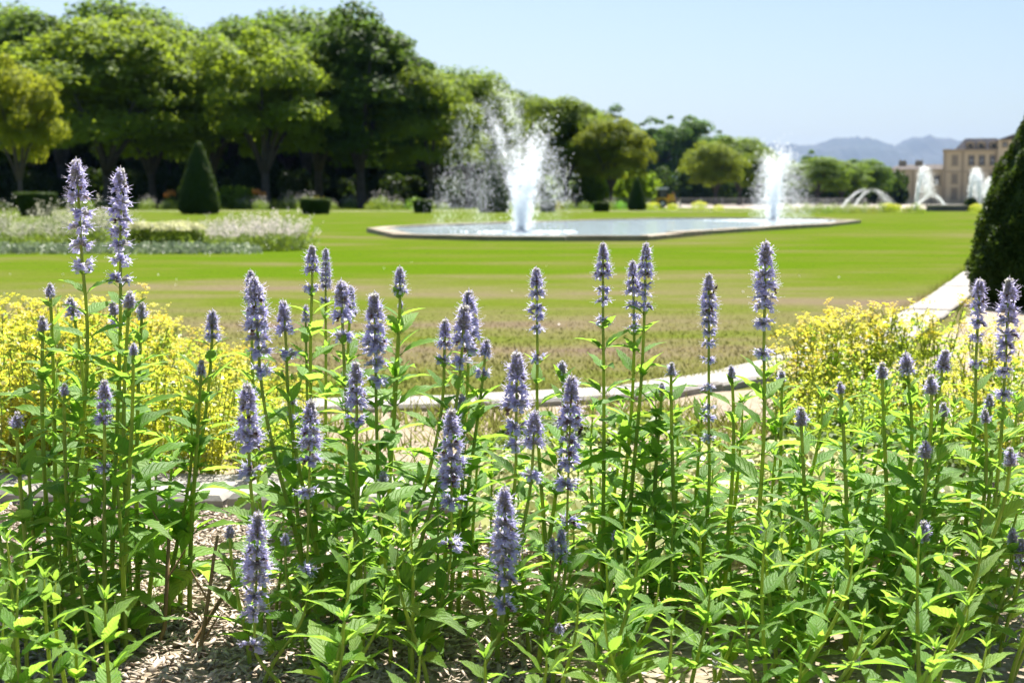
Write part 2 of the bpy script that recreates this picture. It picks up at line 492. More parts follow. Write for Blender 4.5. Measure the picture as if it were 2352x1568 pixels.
# grass blades on the near lawn
def grass():
    n = 42000
    y = 5.35 + (rng.random(n) ** 1.6) * 6
    x = rng.uniform(-0.40, 0.40, n) * y
    sbx = np.array([p.x for p in SB]); sby = np.array([p.y for p in SB])
    scy = np.array([p.y for p in SC]); scx = np.array([p.x for p in SC])
    keep = (y > np.interp(x, sbx, sby) + 0.10) & ((y < 6.3) | (x < np.interp(y, scy, scx) - 0.14) | ((x > np.interp(y, scy, scx) + .14)))
    keep &= ~((x > np.interp(y, scy, scx) - 0.1) & (y < 8.0))
    x, y = x[keep], y[keep]; n = len(x)
    h = rng.uniform(0.010, 0.028, n) * (1 + 0.8 * (rng.random(n) < .05)) * np.clip((11.5 - y) / 5, .1, 1); wd = rng.uniform(0.002, 0.0045, n) * (1 + y / 12)
    a = rng.uniform(0, 2 * np.pi, n); lx = rng.normal(0, .5, n) * h; ly = rng.normal(0, .5, n) * h
    b = np.stack([x, y, np.full(n, -0.012)], 1)
    s = np.stack([np.cos(a) * wd, np.sin(a) * wd, np.zeros(n)], 1)
    t = np.stack([x + lx, y + ly, h - .012], 1)
    V = np.stack([b - s, b + s, t], 1).reshape(-1, 3)
    o = link('lawn_grass', np_mesh('lawn_grass', V, np.arange(n * 3).reshape(n, 3), M['blade']))
    tag(o, 'mown green and straw-brown grass of the lawn beyond the edging slabs', 'grass', kind='stuff')
    # tufts along the strip edge
    n = 2600
    k = rng.random(n); i = rng.choice(2, n)
    px = np.where(i == 0, np.interp(k, np.linspace(0, 1, len(SB)), sbx), np.interp(k, np.linspace(0, 1, len(SC)), scx))
    py = np.where(i == 0, np.interp(k, np.linspace(0, 1, len(SB)), sby), np.interp(k, np.linspace(0, 1, len(SC)), scy))
    px = px + rng.normal(0, .02, n) - np.where(i == 1, .17, 0); py = py + np.abs(rng.normal(0, .03, n)) + np.where(i == 0, .14, 0.02)
    a = rng.uniform(0, 2 * np.pi, n); h = rng.uniform(.03, .09, n)
    b = np.stack([px, py, np.full(n, -.012)], 1); s = np.stack([np.cos(a) * .003, np.sin(a) * .003, 0 * a], 1)
    t = b + np.stack([rng.normal(0, .5, n) * h, rng.normal(0, .5, n) * h, h], 1)
    V = np.stack([b - s, b + s, t], 1).reshape(-1, 3)
    o = link('edge_grass', np_mesh('edge_grass', V, np.arange(n * 3).reshape(n, 3), M['blade']))
    tag(o, 'longer unmown grass fringing the pale edging slabs', 'grass', kind='stuff')


grass()
n = 9000
wy = rng.uniform(3.95, 5.5, n); wx = rng.uniform(-.9, 1.3, n) + rng.normal(0, .05, n)
cl_ = (np.sin(wx * 9 + wy * 3) + np.sin(wy * 11 - wx * 4) + rng.normal(0, .7, n)) > .1
wx, wy = wx[cl_], wy[cl_]; n = len(wx)
wh_ = rng.uniform(.02, .09, n); wa = rng.uniform(0, 6.28, n)
wb = np.stack([wx, wy, np.zeros(n)], 1); ws = np.stack([np.cos(wa) * .004, np.sin(wa) * .004, 0 * wa], 1)
wt = wb + np.stack([rng.normal(0, .6, n) * wh_, rng.normal(0, .6, n) * wh_, wh_], 1)
tag(link('dry_weed', np_mesh('dry_weed', np.stack([wb - ws, wb + ws, wt], 1).reshape(-1, 3), np.arange(n * 3).reshape(n, 3), M['blade'])), 'sparse dry weeds on the bare soil before the lawn edging', 'weed', kind='stuff')

# wood-chip mulch
def chips():
    n = 26000
    x = np.where(rng.random(n) < .6, rng.uniform(-1.3, .1, n), rng.uniform(-2.0, 2.4, n)); y = rng.uniform(1.95, 3.75, n)
    L = rng.uniform(.006, .028, n); W = rng.uniform(.002, .007, n)
    a = rng.uniform(0, 6.28, n); p = rng.normal(0, .35, n)
    c = np.stack([x, y, rng.uniform(.002, .012, n)], 1)
    d = np.stack([np.cos(a) * np.cos(p), np.sin(a) * np.cos(p), np.sin(p)], 1) * (L / 2)[:, None]
    s = np.stack([-np.sin(a), np.cos(a), rng.normal(0, .4, n)], 1) * (W / 2)[:, None]
    up = np.array([0, 0, .0015])
    V = np.stack([c - d - s, c + d - s, c + d + s, c - d + s, c - d - s + up, c + d - s + up, c + d + s + up, c - d + s + up], 1).reshape(-1, 3)
    f = np.array([(4, 5, 6, 7), (0, 1, 5, 4), (1, 2, 6, 5), (2, 3, 7, 6), (3, 0, 4, 7)])
    F = (np.arange(n)[:, None, None] * 8 + f[None]).reshape(-1, 4)
    o = link('bark_mulch', np_mesh('bark_mulch', V, F, M['chip']))
    tag(o, 'pale shredded wood mulch covering the bed between the stems', 'mulch', kind='stuff')


chips()

# ------------------------------------------------------------------ hills
def hills():
    Y = 13000.0
    ridge = [(1500, 352), (1620, 346), (1720, 337), (1759, 332), (1781, 330), (1810, 337), (1837, 336), (1865, 333), (1894, 325), (1920, 323), (1954, 322), (1975, 323), (1991, 326), (2010, 334), (2021, 347), (2047, 337), (2066, 326), (2085, 317), (2107, 317), (2145, 319.5), (2171, 325), (2199, 325), (2260, 332), (2352, 340), (2600, 350)]
    P = [at(u, v, Y) for u, v in ridge]
    xs = np.linspace(P[0].x, P[-1].x, 160)
    hz = np.interp(xs, [p.x for p in P], [p.z for p in P])
    hz = hz + rng.normal(0, 3.0, len(xs))
    rows = 14
    V, F = [], []
    for j in range(rows):
        t = j / (rows - 1)
        prof = math.sin(min(t * 1.25, 1) * math.pi / 2) if t < .8 else 1 - (t - .8) * 2.4
        for i, x in enumerate(xs):
            nz = 28 * math.sin(x * .004 + j * 1.7) * math.sin(t * math.pi) + rng.normal(0, 8) * math.sin(t * math.pi)
            V.append((x, Y - 2400 + 3000 * t, max(-.5, hz[i] * prof + nz * (0 if .75 < t < .86 else 1)) if j > 0 else -.5))
    n = len(xs)
    F = [(j * n + i, j * n + i + 1, (j + 1) * n + i + 1, (j + 1) * n + i) for j in range(rows - 1) for i in range(n - 1)]
    o = link('hills', np_mesh('hills', np.array(V), np.array(F), M['hill'], True))
    tag(o, kind='structure')


hills()


# ------------------------------------------------------------------ trees
def tree_kind(seed, kind):
    """meshes for a tree 10 m tall: trunk, limbs, crown (leaf faces on overlapping billows)"""
    g = np.random.default_rng(seed)
    if kind == 'linden': zc, rx, rz, nl, lr, per = 5.6, 3.9, 4.0, 84, (0.75, 1.25), 400
    elif kind == 'tall': zc, rx, rz, nl, lr, per = 5.4, 3.2, 4.3, 84, (0.7, 1.1), 400
    elif kind == 'open': zc, rx, rz, nl, lr, per = 5.5, 3.6, 4.2, 72, (0.5, 0.95), 300
    elif kind == 'poplar': zc, rx, rz, nl, lr, per = 5.6, 1.0, 4.4, 30, (0.4, 0.7), 130
    elif kind == 'round': zc, rx, rz, nl, lr, per = 5.6, 4.2, 3.9, 88, (0.8, 1.25), 400
    Ps, Ns = [], []
    for i in range(nl):
        d = g.normal(0, 1, 3); d /= np.linalg.norm(d)
        if d[2] < -0.8: d[2] *= -.6
        f = g.uniform(.55, .92) if i > nl * .18 else g.uniform(.1, .5)
        ch = 1.0
        c = np.array([d[0] * rx * f, d[1] * rx * f, zc + d[2] * rz * f * ch])
        r = g.uniform(*lr) * (1.25 if g.random() < .15 else (.6 if g.random() < .25 else 1))
        k = int(per * (r / lr[1]) ** 1.5) + 20
        q = g.normal(0, 1, (k, 3)); q /= np.linalg.norm(q, axis=1, keepdims=True)
        q[:, 2] = np.where(q[:, 2] < -.35, -q[:, 2] * .5, q[:, 2])
        rad = r * g.uniform(.72, 1.12, (k, 1))
        Ps.append(c + q * rad * np.array([1, 1, .78])); Ns.append(q + d * .4 + np.array([0, 0, .35]))
    P = np.concatenate(Ps); Nn = np.concatenate(Ns)
    sz = .225 if kind != 'poplar' else .2
    V, F = cards(P, Nn, sz, sz * .72, g, .55)
    crown = np_mesh('crown', V, F, M['linden'])
    tb = MB()
    fork = 1.9 if kind in ('linden', 'tall', 'round') else 3.0
    lean = g.uniform(-.15, .15)
    tb.tube([(0, 0, -.1), (0.02, 0, .25), (lean * .5, 0, fork * .6), (lean, 0, fork + .3)], [.34, .22, .18, .18], 10)
    limbs = []
    nlmb = 6
    for i in range(nlmb):
        a = 2 * math.pi * i / nlmb + g.uniform(-.4, .4); ln = g.uniform(.45, .8)
        e = Vector((math.cos(a) * rx * ln, math.sin(a) * rx * ln, g.uniform(zc - .5, zc + rz * .45)))
        s = Vector((lean, 0, fork - .25 + .1 * (i % 3)))
        m1 = s + Vector((math.cos(a) * rx * ln * .30, math.sin(a) * rx * ln * .30, (e.z - s.z) * .42))
        lb = MB(); lb.tube([s, s.lerp(m1, .5) + Vector((0, 0, .08)), m1, m1.lerp(e, .5), e], [.15, .12, .10, .06, .02], 7)
        for q in range(2):
            st = m1.lerp(e, .15 + .35 * q); en = st + Vector((g.normal(0, .7), g.normal(0, .7), g.uniform(.5, 1.2)))
            lb.tube([st, st.lerp(en, .5) + Vector((0, 0, .1)), en], [.06, .04, .012], 5)
        limbs.append(lb.mesh('limb', M['bark'], True))
    return dict(crown=crown, trunk=tb.mesh('trunk', M['bark'], True), limbs=limbs)


KIND = {'linden': [tree_kind(s, 'linden') for s in (1, 2, 3)], 'tall': [tree_kind(s, 'tall') for s in (4, 5)],
        'open': [tree_kind(s, 'open') for s in (6, 7)], 'poplar': [tree_kind(8, 'poplar')], 'round': [tree_kind(s, 'round') for s in (9, 10, 12)]}


def tree(name, kind, var, x, y, height, wide, tint, label, group, rz):
    k = KIND[kind][var % len(KIND[kind])]
    s = height / 9.75
    o = empty(name, (x, y, -.01), rz)
    o.scale = (s * wide * 1.18, s * wide * 1.18, s)
    for nm, me in [('trunk', k['trunk']), ('crown', k['crown'])] + [('limb', l) for l in k['limbs']]:
        c = link(nm, me, o)
        if nm == 'crown': c.color = (*tint, 1)
    tag(o, label, 'tree', group)
    return o


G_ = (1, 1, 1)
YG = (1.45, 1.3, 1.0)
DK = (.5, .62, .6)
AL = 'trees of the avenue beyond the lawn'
# u of trunk, v of top, depth, kind, variant, width factor, tint, label
TREES = [
    (38, 112, 122, 'linden', 0, .62, (1.7, 1.35, .95), 'small yellow-green avenue tree with a slim bare trunk behind the leftmost clipped drum hedge'),
    (240, 28, 150, 'linden', 1, 1.15, (1.3, 1.25, 1), 'broad linden whose pale trunk forks into a vase shape behind the two tallest hyssop spikes'),
    (345, 70, 158, 'linden', 2, .9, G_, 'green linden standing between the forked linden and the large clipped cone'),
    (480, 60, 160, 'round', 0, .85, (1.1, 1.1, 1), 'rounded green tree rising right above the large clipped cone'),
    (605, 45, 150, 'linden', 0, .92, (1.35, 1.3, 1), 'bright green linden with a forked trunk just beside the large clipped cone'),
    (728, 30, 165, 'tall', 1, .9, (.85, .95, .9), 'linden with a straight grey trunk behind the middle-sized drum hedge'),
    (825, 8, 158, 'tall', 0, .98, DK, 'tall dark evergreen-looking tree, darkest of the avenue, with a thick black trunk'),
    (985, 150, 158, 'linden', 1, .85, (1.3, 1.25, .95), 'mid green tree right of the dark tree, left of the nearer fountain'),
    (1075, 155, 170, 'round', 1, .85, (1.15, 1.15, .9), 'domed green tree whose top shows behind the nearer fountain spray'),
    (1180, 205, 185, 'linden', 2, .8, G_, 'green tree almost hidden behind the tallest jets of the nearer fountain'),
    (1300, 212, 175, 'round', 2, .82, (1.0, 1.0, .8), 'round-headed dark green linden immediately right of the nearer fountain'),
    (1352, 250, 178, 'round', 0, .75, (1.1, 1.0, .75), 'middle tree of three round heads between the nearer fountain and the small cone'),
    (1405, 262, 170, 'round', 1, .85, (1.3, 1.1, .75), 'round olive-green tree with leaf down its side behind the small clipped cone'),
    (1645, 318, 260, 'round', 0, .95, (1.35, 1.2, .9), 'low round linden left of the farther fountain'),
    (1700, 306, 285, 'round', 1, 1.0, (1.0, 1.05, .85), 'round linden just behind the left edge of the farther fountain'),
    (1745, 335, 270, 'linden', 0, .8, (1.1, 1.1, .9), 'linden seen through the spray of the farther fountain'),
    (1880, 356, 300, 'round', 2, 1.35, (1.0, 1.1, .9), 'low broad tree right of the farther fountain'),
    (1935, 362, 320, 'linden', 2, 1.45, (1.0, 1.1, .9), 'low tree between the farther fountain and the chateau wing'),
    (1985, 360, 330, 'round', 1, 1.25, (.8, .95, .9), 'dark low tree that ends the row beside the chateau wing'),
    (2020, 378, 335, 'round', 0, .75, (.75, .95, .9), 'smallest dark tree touching the chateau wing'),
]
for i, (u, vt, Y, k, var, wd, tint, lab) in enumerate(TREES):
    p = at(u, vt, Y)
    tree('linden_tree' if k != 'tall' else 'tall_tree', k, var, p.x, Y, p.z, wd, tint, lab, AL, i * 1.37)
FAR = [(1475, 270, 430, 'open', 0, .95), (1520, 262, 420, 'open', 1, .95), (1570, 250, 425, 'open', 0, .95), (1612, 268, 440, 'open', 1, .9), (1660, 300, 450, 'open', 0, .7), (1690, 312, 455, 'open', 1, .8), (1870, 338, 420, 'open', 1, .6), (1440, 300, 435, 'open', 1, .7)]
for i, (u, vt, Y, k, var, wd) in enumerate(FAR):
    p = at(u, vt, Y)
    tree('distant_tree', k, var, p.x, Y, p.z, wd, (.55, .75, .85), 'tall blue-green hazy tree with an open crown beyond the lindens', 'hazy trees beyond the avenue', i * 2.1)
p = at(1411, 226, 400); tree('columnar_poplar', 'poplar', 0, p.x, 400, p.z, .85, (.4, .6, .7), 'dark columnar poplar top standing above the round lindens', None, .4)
BACK = [(-120, 40), (-20, 0), (70, 60), (130, -15), (290, -10), (390, 55), (430, 75), (530, 38), (650, 15), (700, 5), (760, 12), (900, 150), (950, 155), (1040, 150), (1130, 178), (1230, 212), (1270, 225), (1330, 240)]
BACK += [(u + 25, v + 25) for u, v in BACK]
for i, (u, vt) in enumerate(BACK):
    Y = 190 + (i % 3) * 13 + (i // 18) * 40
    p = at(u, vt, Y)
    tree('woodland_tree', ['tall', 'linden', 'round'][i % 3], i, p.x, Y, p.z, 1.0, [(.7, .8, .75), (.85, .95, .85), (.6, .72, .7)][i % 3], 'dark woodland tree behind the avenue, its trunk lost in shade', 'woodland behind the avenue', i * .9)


# understory shrubs that close the view between the trunks
def shrub_mesh(seed, k=1500, sz=.2, mat='linden'):
    g = np.random.default_rng(seed)
    P, Nn = [], []
    for i in range(16):
        d = g.normal(0, 1, 3); d /= np.linalg.norm(d); d[2] = abs(d[2])
        c = d * np.array([.95, .8, .75]) * g.uniform(.2, 1.1) + np.array([0, 0, .2])
        q = g.normal(0, 1, (k // 16, 3)); q /= np.linalg.norm(q, axis=1, keepdims=True)
        P.append(c + q * g.uniform(.75, 1.1, (len(q), 1)) * g.uniform(.2, .46)); Nn.append(q)
    P = np.concatenate(P); P[:, 2] = np.maximum(P[:, 2], .02)
    V, F = cards(P, np.concatenate(Nn), sz, sz * .7, g, .5)
    return np_mesh('foliage', V, F, M[mat])


SHR = [shrub_mesh(s, 2200, .17) for s in (31, 32, 33)]
SHRUB_STEM = MB()
for a in range(5):
    SHRUB_STEM.tube([(0, 0, -.02), (math.cos(a * 1.26) * .12, math.sin(a * 1.26) * .12, .3), (math.cos(a * 1.26) * .35, math.sin(a * 1.26) * .35, .7)], [.03, .02, .008], 5)
SHRUB_STEM = SHRUB_STEM.mesh('stem', M['bark'], True)
for i in range(46):
    u = -200 + i * 50; Y = (225 if u < 1250 else 345) + (i % 3) * 12
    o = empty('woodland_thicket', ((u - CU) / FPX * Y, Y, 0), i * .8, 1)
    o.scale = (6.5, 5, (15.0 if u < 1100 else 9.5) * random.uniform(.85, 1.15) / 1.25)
    c = link('foliage', SHR[i % 3], o); c.color = (.22, .28, .25, 1); link('stem', SHRUB_STEM, o)  # dark tint puts the deep shade of the wood into the leaf colour
    tag(o, 'tall thicket with shade in its dark tint closing the view deep between the avenue trunks' if u < 1250 else 'hazy dark thicket under the far lindens beyond the railing', 'shrub', 'thicket behind the woodland' if u < 1250 else 'thicket beyond the railing')
for i in range(46):
    u = -160 + i * 36
    Y = 176 + (i % 3) * 9 + (i % 2) * 4
    x = (u - CU) / FPX * Y
    hgt = random.uniform(4.2, 6.5) if u < 1180 else random.uniform(4.2, 5.4)
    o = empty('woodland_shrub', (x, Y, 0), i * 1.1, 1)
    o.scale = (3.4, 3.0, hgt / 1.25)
    c = link('foliage', SHR[i % 3], o); c.color = (.17, .21, .19, 1) if u < 1180 else (1.1, 1.2, .8, 1)  # darker tint paints shade under the avenue crowns into the leaves
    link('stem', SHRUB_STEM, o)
    if u < 1180: tag(o, 'shrub tinted dark for the shade between the avenue trunks', 'shrub', 'woodland understorey')
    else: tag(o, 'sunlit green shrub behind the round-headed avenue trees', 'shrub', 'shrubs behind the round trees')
# one sunlit shrub showing through under the lindens
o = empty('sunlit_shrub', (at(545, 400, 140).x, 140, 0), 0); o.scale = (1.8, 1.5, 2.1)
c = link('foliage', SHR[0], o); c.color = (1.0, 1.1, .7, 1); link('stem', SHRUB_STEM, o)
tag(o, 'bright sunlit green shrub just right of the large clipped cone', 'shrub')

# ------------------------------------------------------------------ clipped yew cones and drums
def yew_mesh(prof, n, size, seed, wob=.02):
    """prof: [(r,z)] surface of revolution, clothed with short needle sprays over a solid body"""
    g = np.random.default_rng(seed)
    pr = np.array(prof)
    mb = MB(); mb.lathe([(r * .93 + 1e-4, z) for r, z in prof], 40)
    Vb = np.array(mb.v)
    seg = np.hypot(np.diff(pr[:, 0]), np.diff(pr[:, 1])) * (pr[1:, 0] + pr[:-1, 0] + 1e-4)
    k = g.choice(len(seg), n, p=seg / seg.sum()); t = g.random(n)
    r = pr[k, 0] + (pr[k + 1, 0] - pr[k, 0]) * t; z = pr[k, 1] + (pr[k + 1, 1] - pr[k, 1]) * t
    dr = pr[k + 1, 0] - pr[k, 0]; dz = pr[k + 1, 1] - pr[k, 1]; l = np.hypot(dr, dz) + 1e-9
    a = g.uniform(0, 2 * np.pi, n)
    nr, nz = dz / l, -dr / l
    Nn = np.stack([nr * np.cos(a), nr * np.sin(a), nz], 1)
    lump = wob * (np.sin(a * 5 + z * 7) + np.sin(a * 9 - z * 11) + .8 * np.sin(a * 17 + z * 23))
    rr = r * g.uniform(.93, 1.01, n) + lump
    P = np.stack([rr * np.cos(a), rr * np.sin(a), z + nz * lump], 1)
    V, F = cards(P, Nn + np.array([0, 0, .25]), size, size * .5, g, .75)
    fs = [f for f in mb.f if len(f) == 4]
    V2 = np.concatenate([Vb, V]); F2 = np.concatenate([np.array(fs), F + len(Vb)])
    return np_mesh('foliage', V2, F2, M['yew'])


def cone_prof(r, h, blunt=.1):
    return [(r * .80, .02), (r * .97, h * .06), (r, h * .13), (r * .93, h * .25), (r * .74, h * .48), (r * .5, h * .70), (r * .26, h * .89), (r * blunt, h * .97), (.005, h)]


def yew(name, x, y, me, label, group=None, trunk_r=.1):
    o = empty(name, (x, y, 0))
    c = link('foliage', me, o)
    t = MB(); t.lathe([(trunk_r, -.05), (trunk_r * .8, .3)], 8)
    link('trunk', t.mesh('trunk', M['bark']), o)
    tag(o, label, 'topiary', group)
    return o


def px_w(px, Y): return px / FPX * Y


for (u, vt, vb, wpx, n, lab) in [(458, 324, 492, 96, 9000, 'large dark clipped yew cone in front of the avenue, left of the drum hedges'),
                                 (1133, 372, 488, 72, 6000, 'clipped yew cone veiled by the left spray of the nearer fountain'),
                                 (1463, 408, 483, 42, 4000, 'small sharp clipped yew cone between the two fountains'),
                                 (2146, 447, 480, 20, 1500, 'tiny clipped cone beyond the farther fountain beside the reed bed')]:
    p = gnd(u, vb); h = at(u, vt, p.y).z; r = px_w(wpx, p.y) / 2
    if u == 2146:
        continue
    yew('yew_cone', p.x, p.y, yew_mesh(cone_prof(r, h, .16 if u < 1200 else .07), n, .11, int(u), .025), lab, 'clipped yew cones')
pr_ = gnd(2462, 702)
RC, HC = 0.73, 2.27
BIGP = [(RC * f, HC * z) for f, z in ((.82, .008), (.96, .05), (1, .118), (.91, .249), (.75, .404), (.62, .499), (.47, .618), (.23, .81), (.07, .965), (.004, 1))]
big = yew('yew_cone', pr_.x, pr_.y, yew_mesh(BIGP, 46000, .035, 77, .016), 'huge dark clipped yew cone rising beside the end of the slab path', 'clipped yew cones')
spr = MB()
for (u, v, vt, wt, wb, n, lab) in [(82, 496, 443, 97, 66, 6000, 'widest clipped drum hedge, tapering to its base, left of the hyssop pair'),
                                   (725, 492, 457, 74, 60, 4500, 'clipped drum hedge below the straight-trunked linden, right of the gaura bed'),
                                   (971, 489, 460, 46, 38, 3500, 'clipped drum hedge left of the nearer fountain'),
                                   (1258, 487, 463, 36, 32, 2500, 'clipped drum hedge half hidden in the right spray of the nearer fountain'),
                                   (1381, 486, 465, 37, 35, 2500, 'smallest clipped drum hedge beside the small cone')]:
    p = gnd(u, v); h = at(u, vt, p.y).z; r1 = px_w(wt, p.y) / 2; r0 = px_w(wb, p.y) / 2
    prof = [(r0 * .9, .02), (r0, h * .06), ((r0 + r1) / 2, h * .5), (r1, h * .93), (r1 * .97, h * .985), (r1 * .6, h), (.01, h)]
    yew('drum_hedge', p.x, p.y, yew_mesh(prof, n, .10, int(u) + 5, .018), lab, 'clipped drum hedges')
for (u, v, r, h, lab) in [(2230, 484, .55, 1.0, 'small dark round bush between the grey stone plinth and the twin jets')]:
    p = gnd(u, v); prof = [(r * .7, .02), (r * .95, h * .25), (r, h * .5), (r * .85, h * .78), (r * .5, h * .95), (.01, h)]
    yew('round_bush', p.x, p.y, yew_mesh(prof, 1800, .1, 5, .03), lab)

# ------------------------------------------------------------------ pool and fountains
RIM = 0.09
rim_px = [(842, 524), (905, 536), (1100, 541), (1300, 542), (1490, 541.5), (1640, 528), (1760, 521), (1905, 513.5), (1922, 511), (1978, 506), (1900, 501.5), (1760, 500.5), (1640, 499.5), (1500, 500.5), (1330, 504), (1180, 508.5), (1000, 515), (880, 519)]
poly = [gnd(u, v, RIM) for u, v in rim_px]
cen = sum((p for p in poly), Vector()) / len(poly)
inner = []
npol = len(poly)
for i, p in enumerate(poly):
    a, b = poly[i - 1], poly[(i + 1) % npol]
    t = Vector((b.x - a.x, b.y - a.y, 0)).normalized()
    nrm = Vector((-t.y, t.x, 0))
    if nrm.dot(cen - p) < 0: nrm = -nrm
    inner.append(p + nrm * .42)
pool = empty('garden_pool', (cen.x, cen.y, 0))
tag(pool, 'long stone-rimmed garden pool with rippled pale water in the lawn', 'pool')
for i in range(npol):
    a, b, c, d = poly[i], poly[(i + 1) % npol], inner[(i + 1) % npol], inner[i]
    L_ = (b - a).length; k = max(1, int(L_ / 1.3))
    for j in range(k):
        t0, t1 = j / k + .004, (j + 1) / k - .004
        q = [a.lerp(b, t0), a.lerp(b, t1), d.lerp(c, t1), d.lerp(c, t0)]
        dz = random.uniform(-.012, .012)
        mb = MB()
        mb.add([(p.x - cen.x, p.y - cen.y, -.05) for p in q] + [(p.x - cen.x, p.y - cen.y, RIM + dz) for p in q], [(4, 5, 6, 7), (0, 1, 5, 4), (1, 2, 6, 5), (2, 3, 7, 6), (3, 0, 4, 7)])
        link('coping_stone', mb.mesh('coping_stone', M['coping']), pool)
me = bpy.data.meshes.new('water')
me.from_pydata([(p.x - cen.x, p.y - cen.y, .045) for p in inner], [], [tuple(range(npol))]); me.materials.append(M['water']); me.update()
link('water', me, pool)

CAP_F = np.array([(0, 2, 4), (2, 1, 4), (1, 3, 4), (3, 0, 4)])


def drops_mesh(P, S, stretch=None):
    """each droplet a small curved shell of water turned at random"""
    n = len(P)
    o = np.array([(1, 0, 0), (-1, 0, 0), (0, 1, 0), (0, -1, 0), (0, 0, .9)], dtype=float) - np.array([0, 0, .3])
    q = rng.normal(0, 1, (n, 4)); q /= np.linalg.norm(q, axis=1, keepdims=True)
    w_, x_, y_, z_ = q.T
    Rm = np.stack([1 - 2 * (y_ ** 2 + z_ ** 2), 2 * (x_ * y_ - z_ * w_), 2 * (x_ * z_ + y_ * w_), 2 * (x_ * y_ + z_ * w_), 1 - 2 * (x_ ** 2 + z_ ** 2), 2 * (y_ * z_ - x_ * w_), 2 * (x_ * z_ - y_ * w_), 2 * (y_ * z_ + x_ * w_), 1 - 2 * (x_ ** 2 + y_ ** 2)], 1).reshape(n, 3, 3)
    V = P[:, None, :] + np.einsum('nij,kj->nki', Rm, o) * S[:, None, None] * (stretch[:, None, :] if stretch is not None else 1)
    F = (np.arange(n)[:, None, None] * 5 + CAP_F[None]).reshape(-1, 3)
    return np_mesh('spray', V.reshape(-1, 3), F, M['drop'], True)


def jet(apex_h, apex_x, apex_y, n, spread, smin, smax, g, land=True, z0=.06, clump=0.0, fmax=1.0, sv=None, top=1.0, base=.05):
    """ballistic droplets: launched from the nozzle, apex at (apex_x, apex_y, apex_h)"""
    gr = 9.81
    vz = math.sqrt(2 * gr * apex_h); ta = vz / gr
    k = 1 - np.abs(g.normal(0, spread * .8 if sv is None else sv, n)); k = np.clip(k, .35, 1.0)
    vz_ = vz * k
    vx = (apex_x / ta) * k + g.normal(0, spread * vz * .22, n); vy = (apex_y / ta) * k + g.normal(0, spread * vz * .22, n)
    h_frac = g.random(n)
    rise = 1 - np.sqrt(1 - np.clip(h_frac * top, 0, 1))          # even density up the column
    T = rise * vz_ / gr
    if land:
        dn = g.random(n) < .42
        T = np.where(dn, vz_ / gr * (1 + np.sqrt(g.random(n)) * fmax), T)
    P = np.stack([vx * T, vy * T, z0 + vz_ * T - .5 * gr * T * T], 1)
    age = T / (2 * ta)
    P += g.normal(0, 1, (n, 3)) * (base + .09 * age)[:, None] * np.array([1, 1, .6])
    if clump:
        ph = np.sin(T * 23 + vx * 3) * np.sin(T * 41 + 1.3)
        P = P[ph > clump - 1]; age = age[ph > clump - 1]
    S = g.uniform(smin, smax, len(P)) * (1 - .3 * age)
    keep = P[:, 2] > .05
    return P[keep], S[keep]


def fountain(name, u, v, jets, label, seed):
    g = np.random.default_rng(seed)
    p = gnd(u, v, .05)
    o = empty(name, (p.x, p.y, 0))
    tag(o, label, 'fountain')
    nz = MB(); nz.lathe([(.10, -.1), (.10, .06), (.05, .08), (.045, .16)], 10)
    link('nozzle', nz.mesh('nozzle', M['plinth']), o)
    for J in jets:
        P, S = jet(*J['a'], g, **J.get('k', {}))
        c = link(J['n'], drops_mesh(P, S), o); c['kind'] = 'stuff'
    return o


def m_at(px, y): return px / FPX * y


Y1 = gnd(1197, 531, .05).y
h_ = lambda vt, v0, y: (v0 - vt) / FPX * y
fountain('fountain', 1197, 531, [
    dict(n='water_jet', a=(h_(262, 531, Y1), m_at(62, Y1), .1, 3700, .13, .008, .022), k=dict(land=False, sv=.17, base=.11)),
    dict(n='water_jet', a=(h_(292, 531, Y1), m_at(40, Y1), -.1, 3000, .12, .008, .022), k=dict(land=False, sv=.22, base=.12)),
    dict(n='water_jet', a=(h_(330, 531, Y1), m_at(58, Y1), .1, 3000, .10, .006, .017), k=dict(sv=.10, fmax=.8)),
    dict(n='water_jet', a=(h_(188, 531, Y1), m_at(-50, Y1), .0, 5200, .026, .005, .015), k=dict(clump=.8, sv=.03)),
    dict(n='water_jet', a=(h_(232, 531, Y1), m_at(-98, Y1), .1, 4400, .036, .005, .016), k=dict(clump=.85, sv=.03)),
    dict(n='water_jet', a=(h_(208, 531, Y1), m_at(-12, Y1), .3, 2000, .016, .005, .012), k=dict(land=False, sv=.02)),
    dict(n='water_jet', a=(h_(296, 531, Y1), m_at(-78, Y1), -.3, 2200, .05, .005, .016), k=dict(clump=.75)),
    dict(n='spray', a=(h_(300, 531, Y1), m_at(-85, Y1), 0, 3200, .16, .004, .012)),
    dict(n='spray', a=(h_(360, 531, Y1), m_at(45, Y1), 0, 2400, .15, .004, .012)),
    dict(n='mist', a=(h_(250, 531, Y1), m_at(-45, Y1), 0, 7000, .20, .002, .005)),
    dict(n='mist', a=(h_(320, 531, Y1), m_at(35, Y1), 0, 5000, .22, .002, .005)),
], 'nearer tall fountain of leaning jets and scattered droplets in the left half of the pool', 3)
Y2 = gnd(1776, 505.5, .05).y
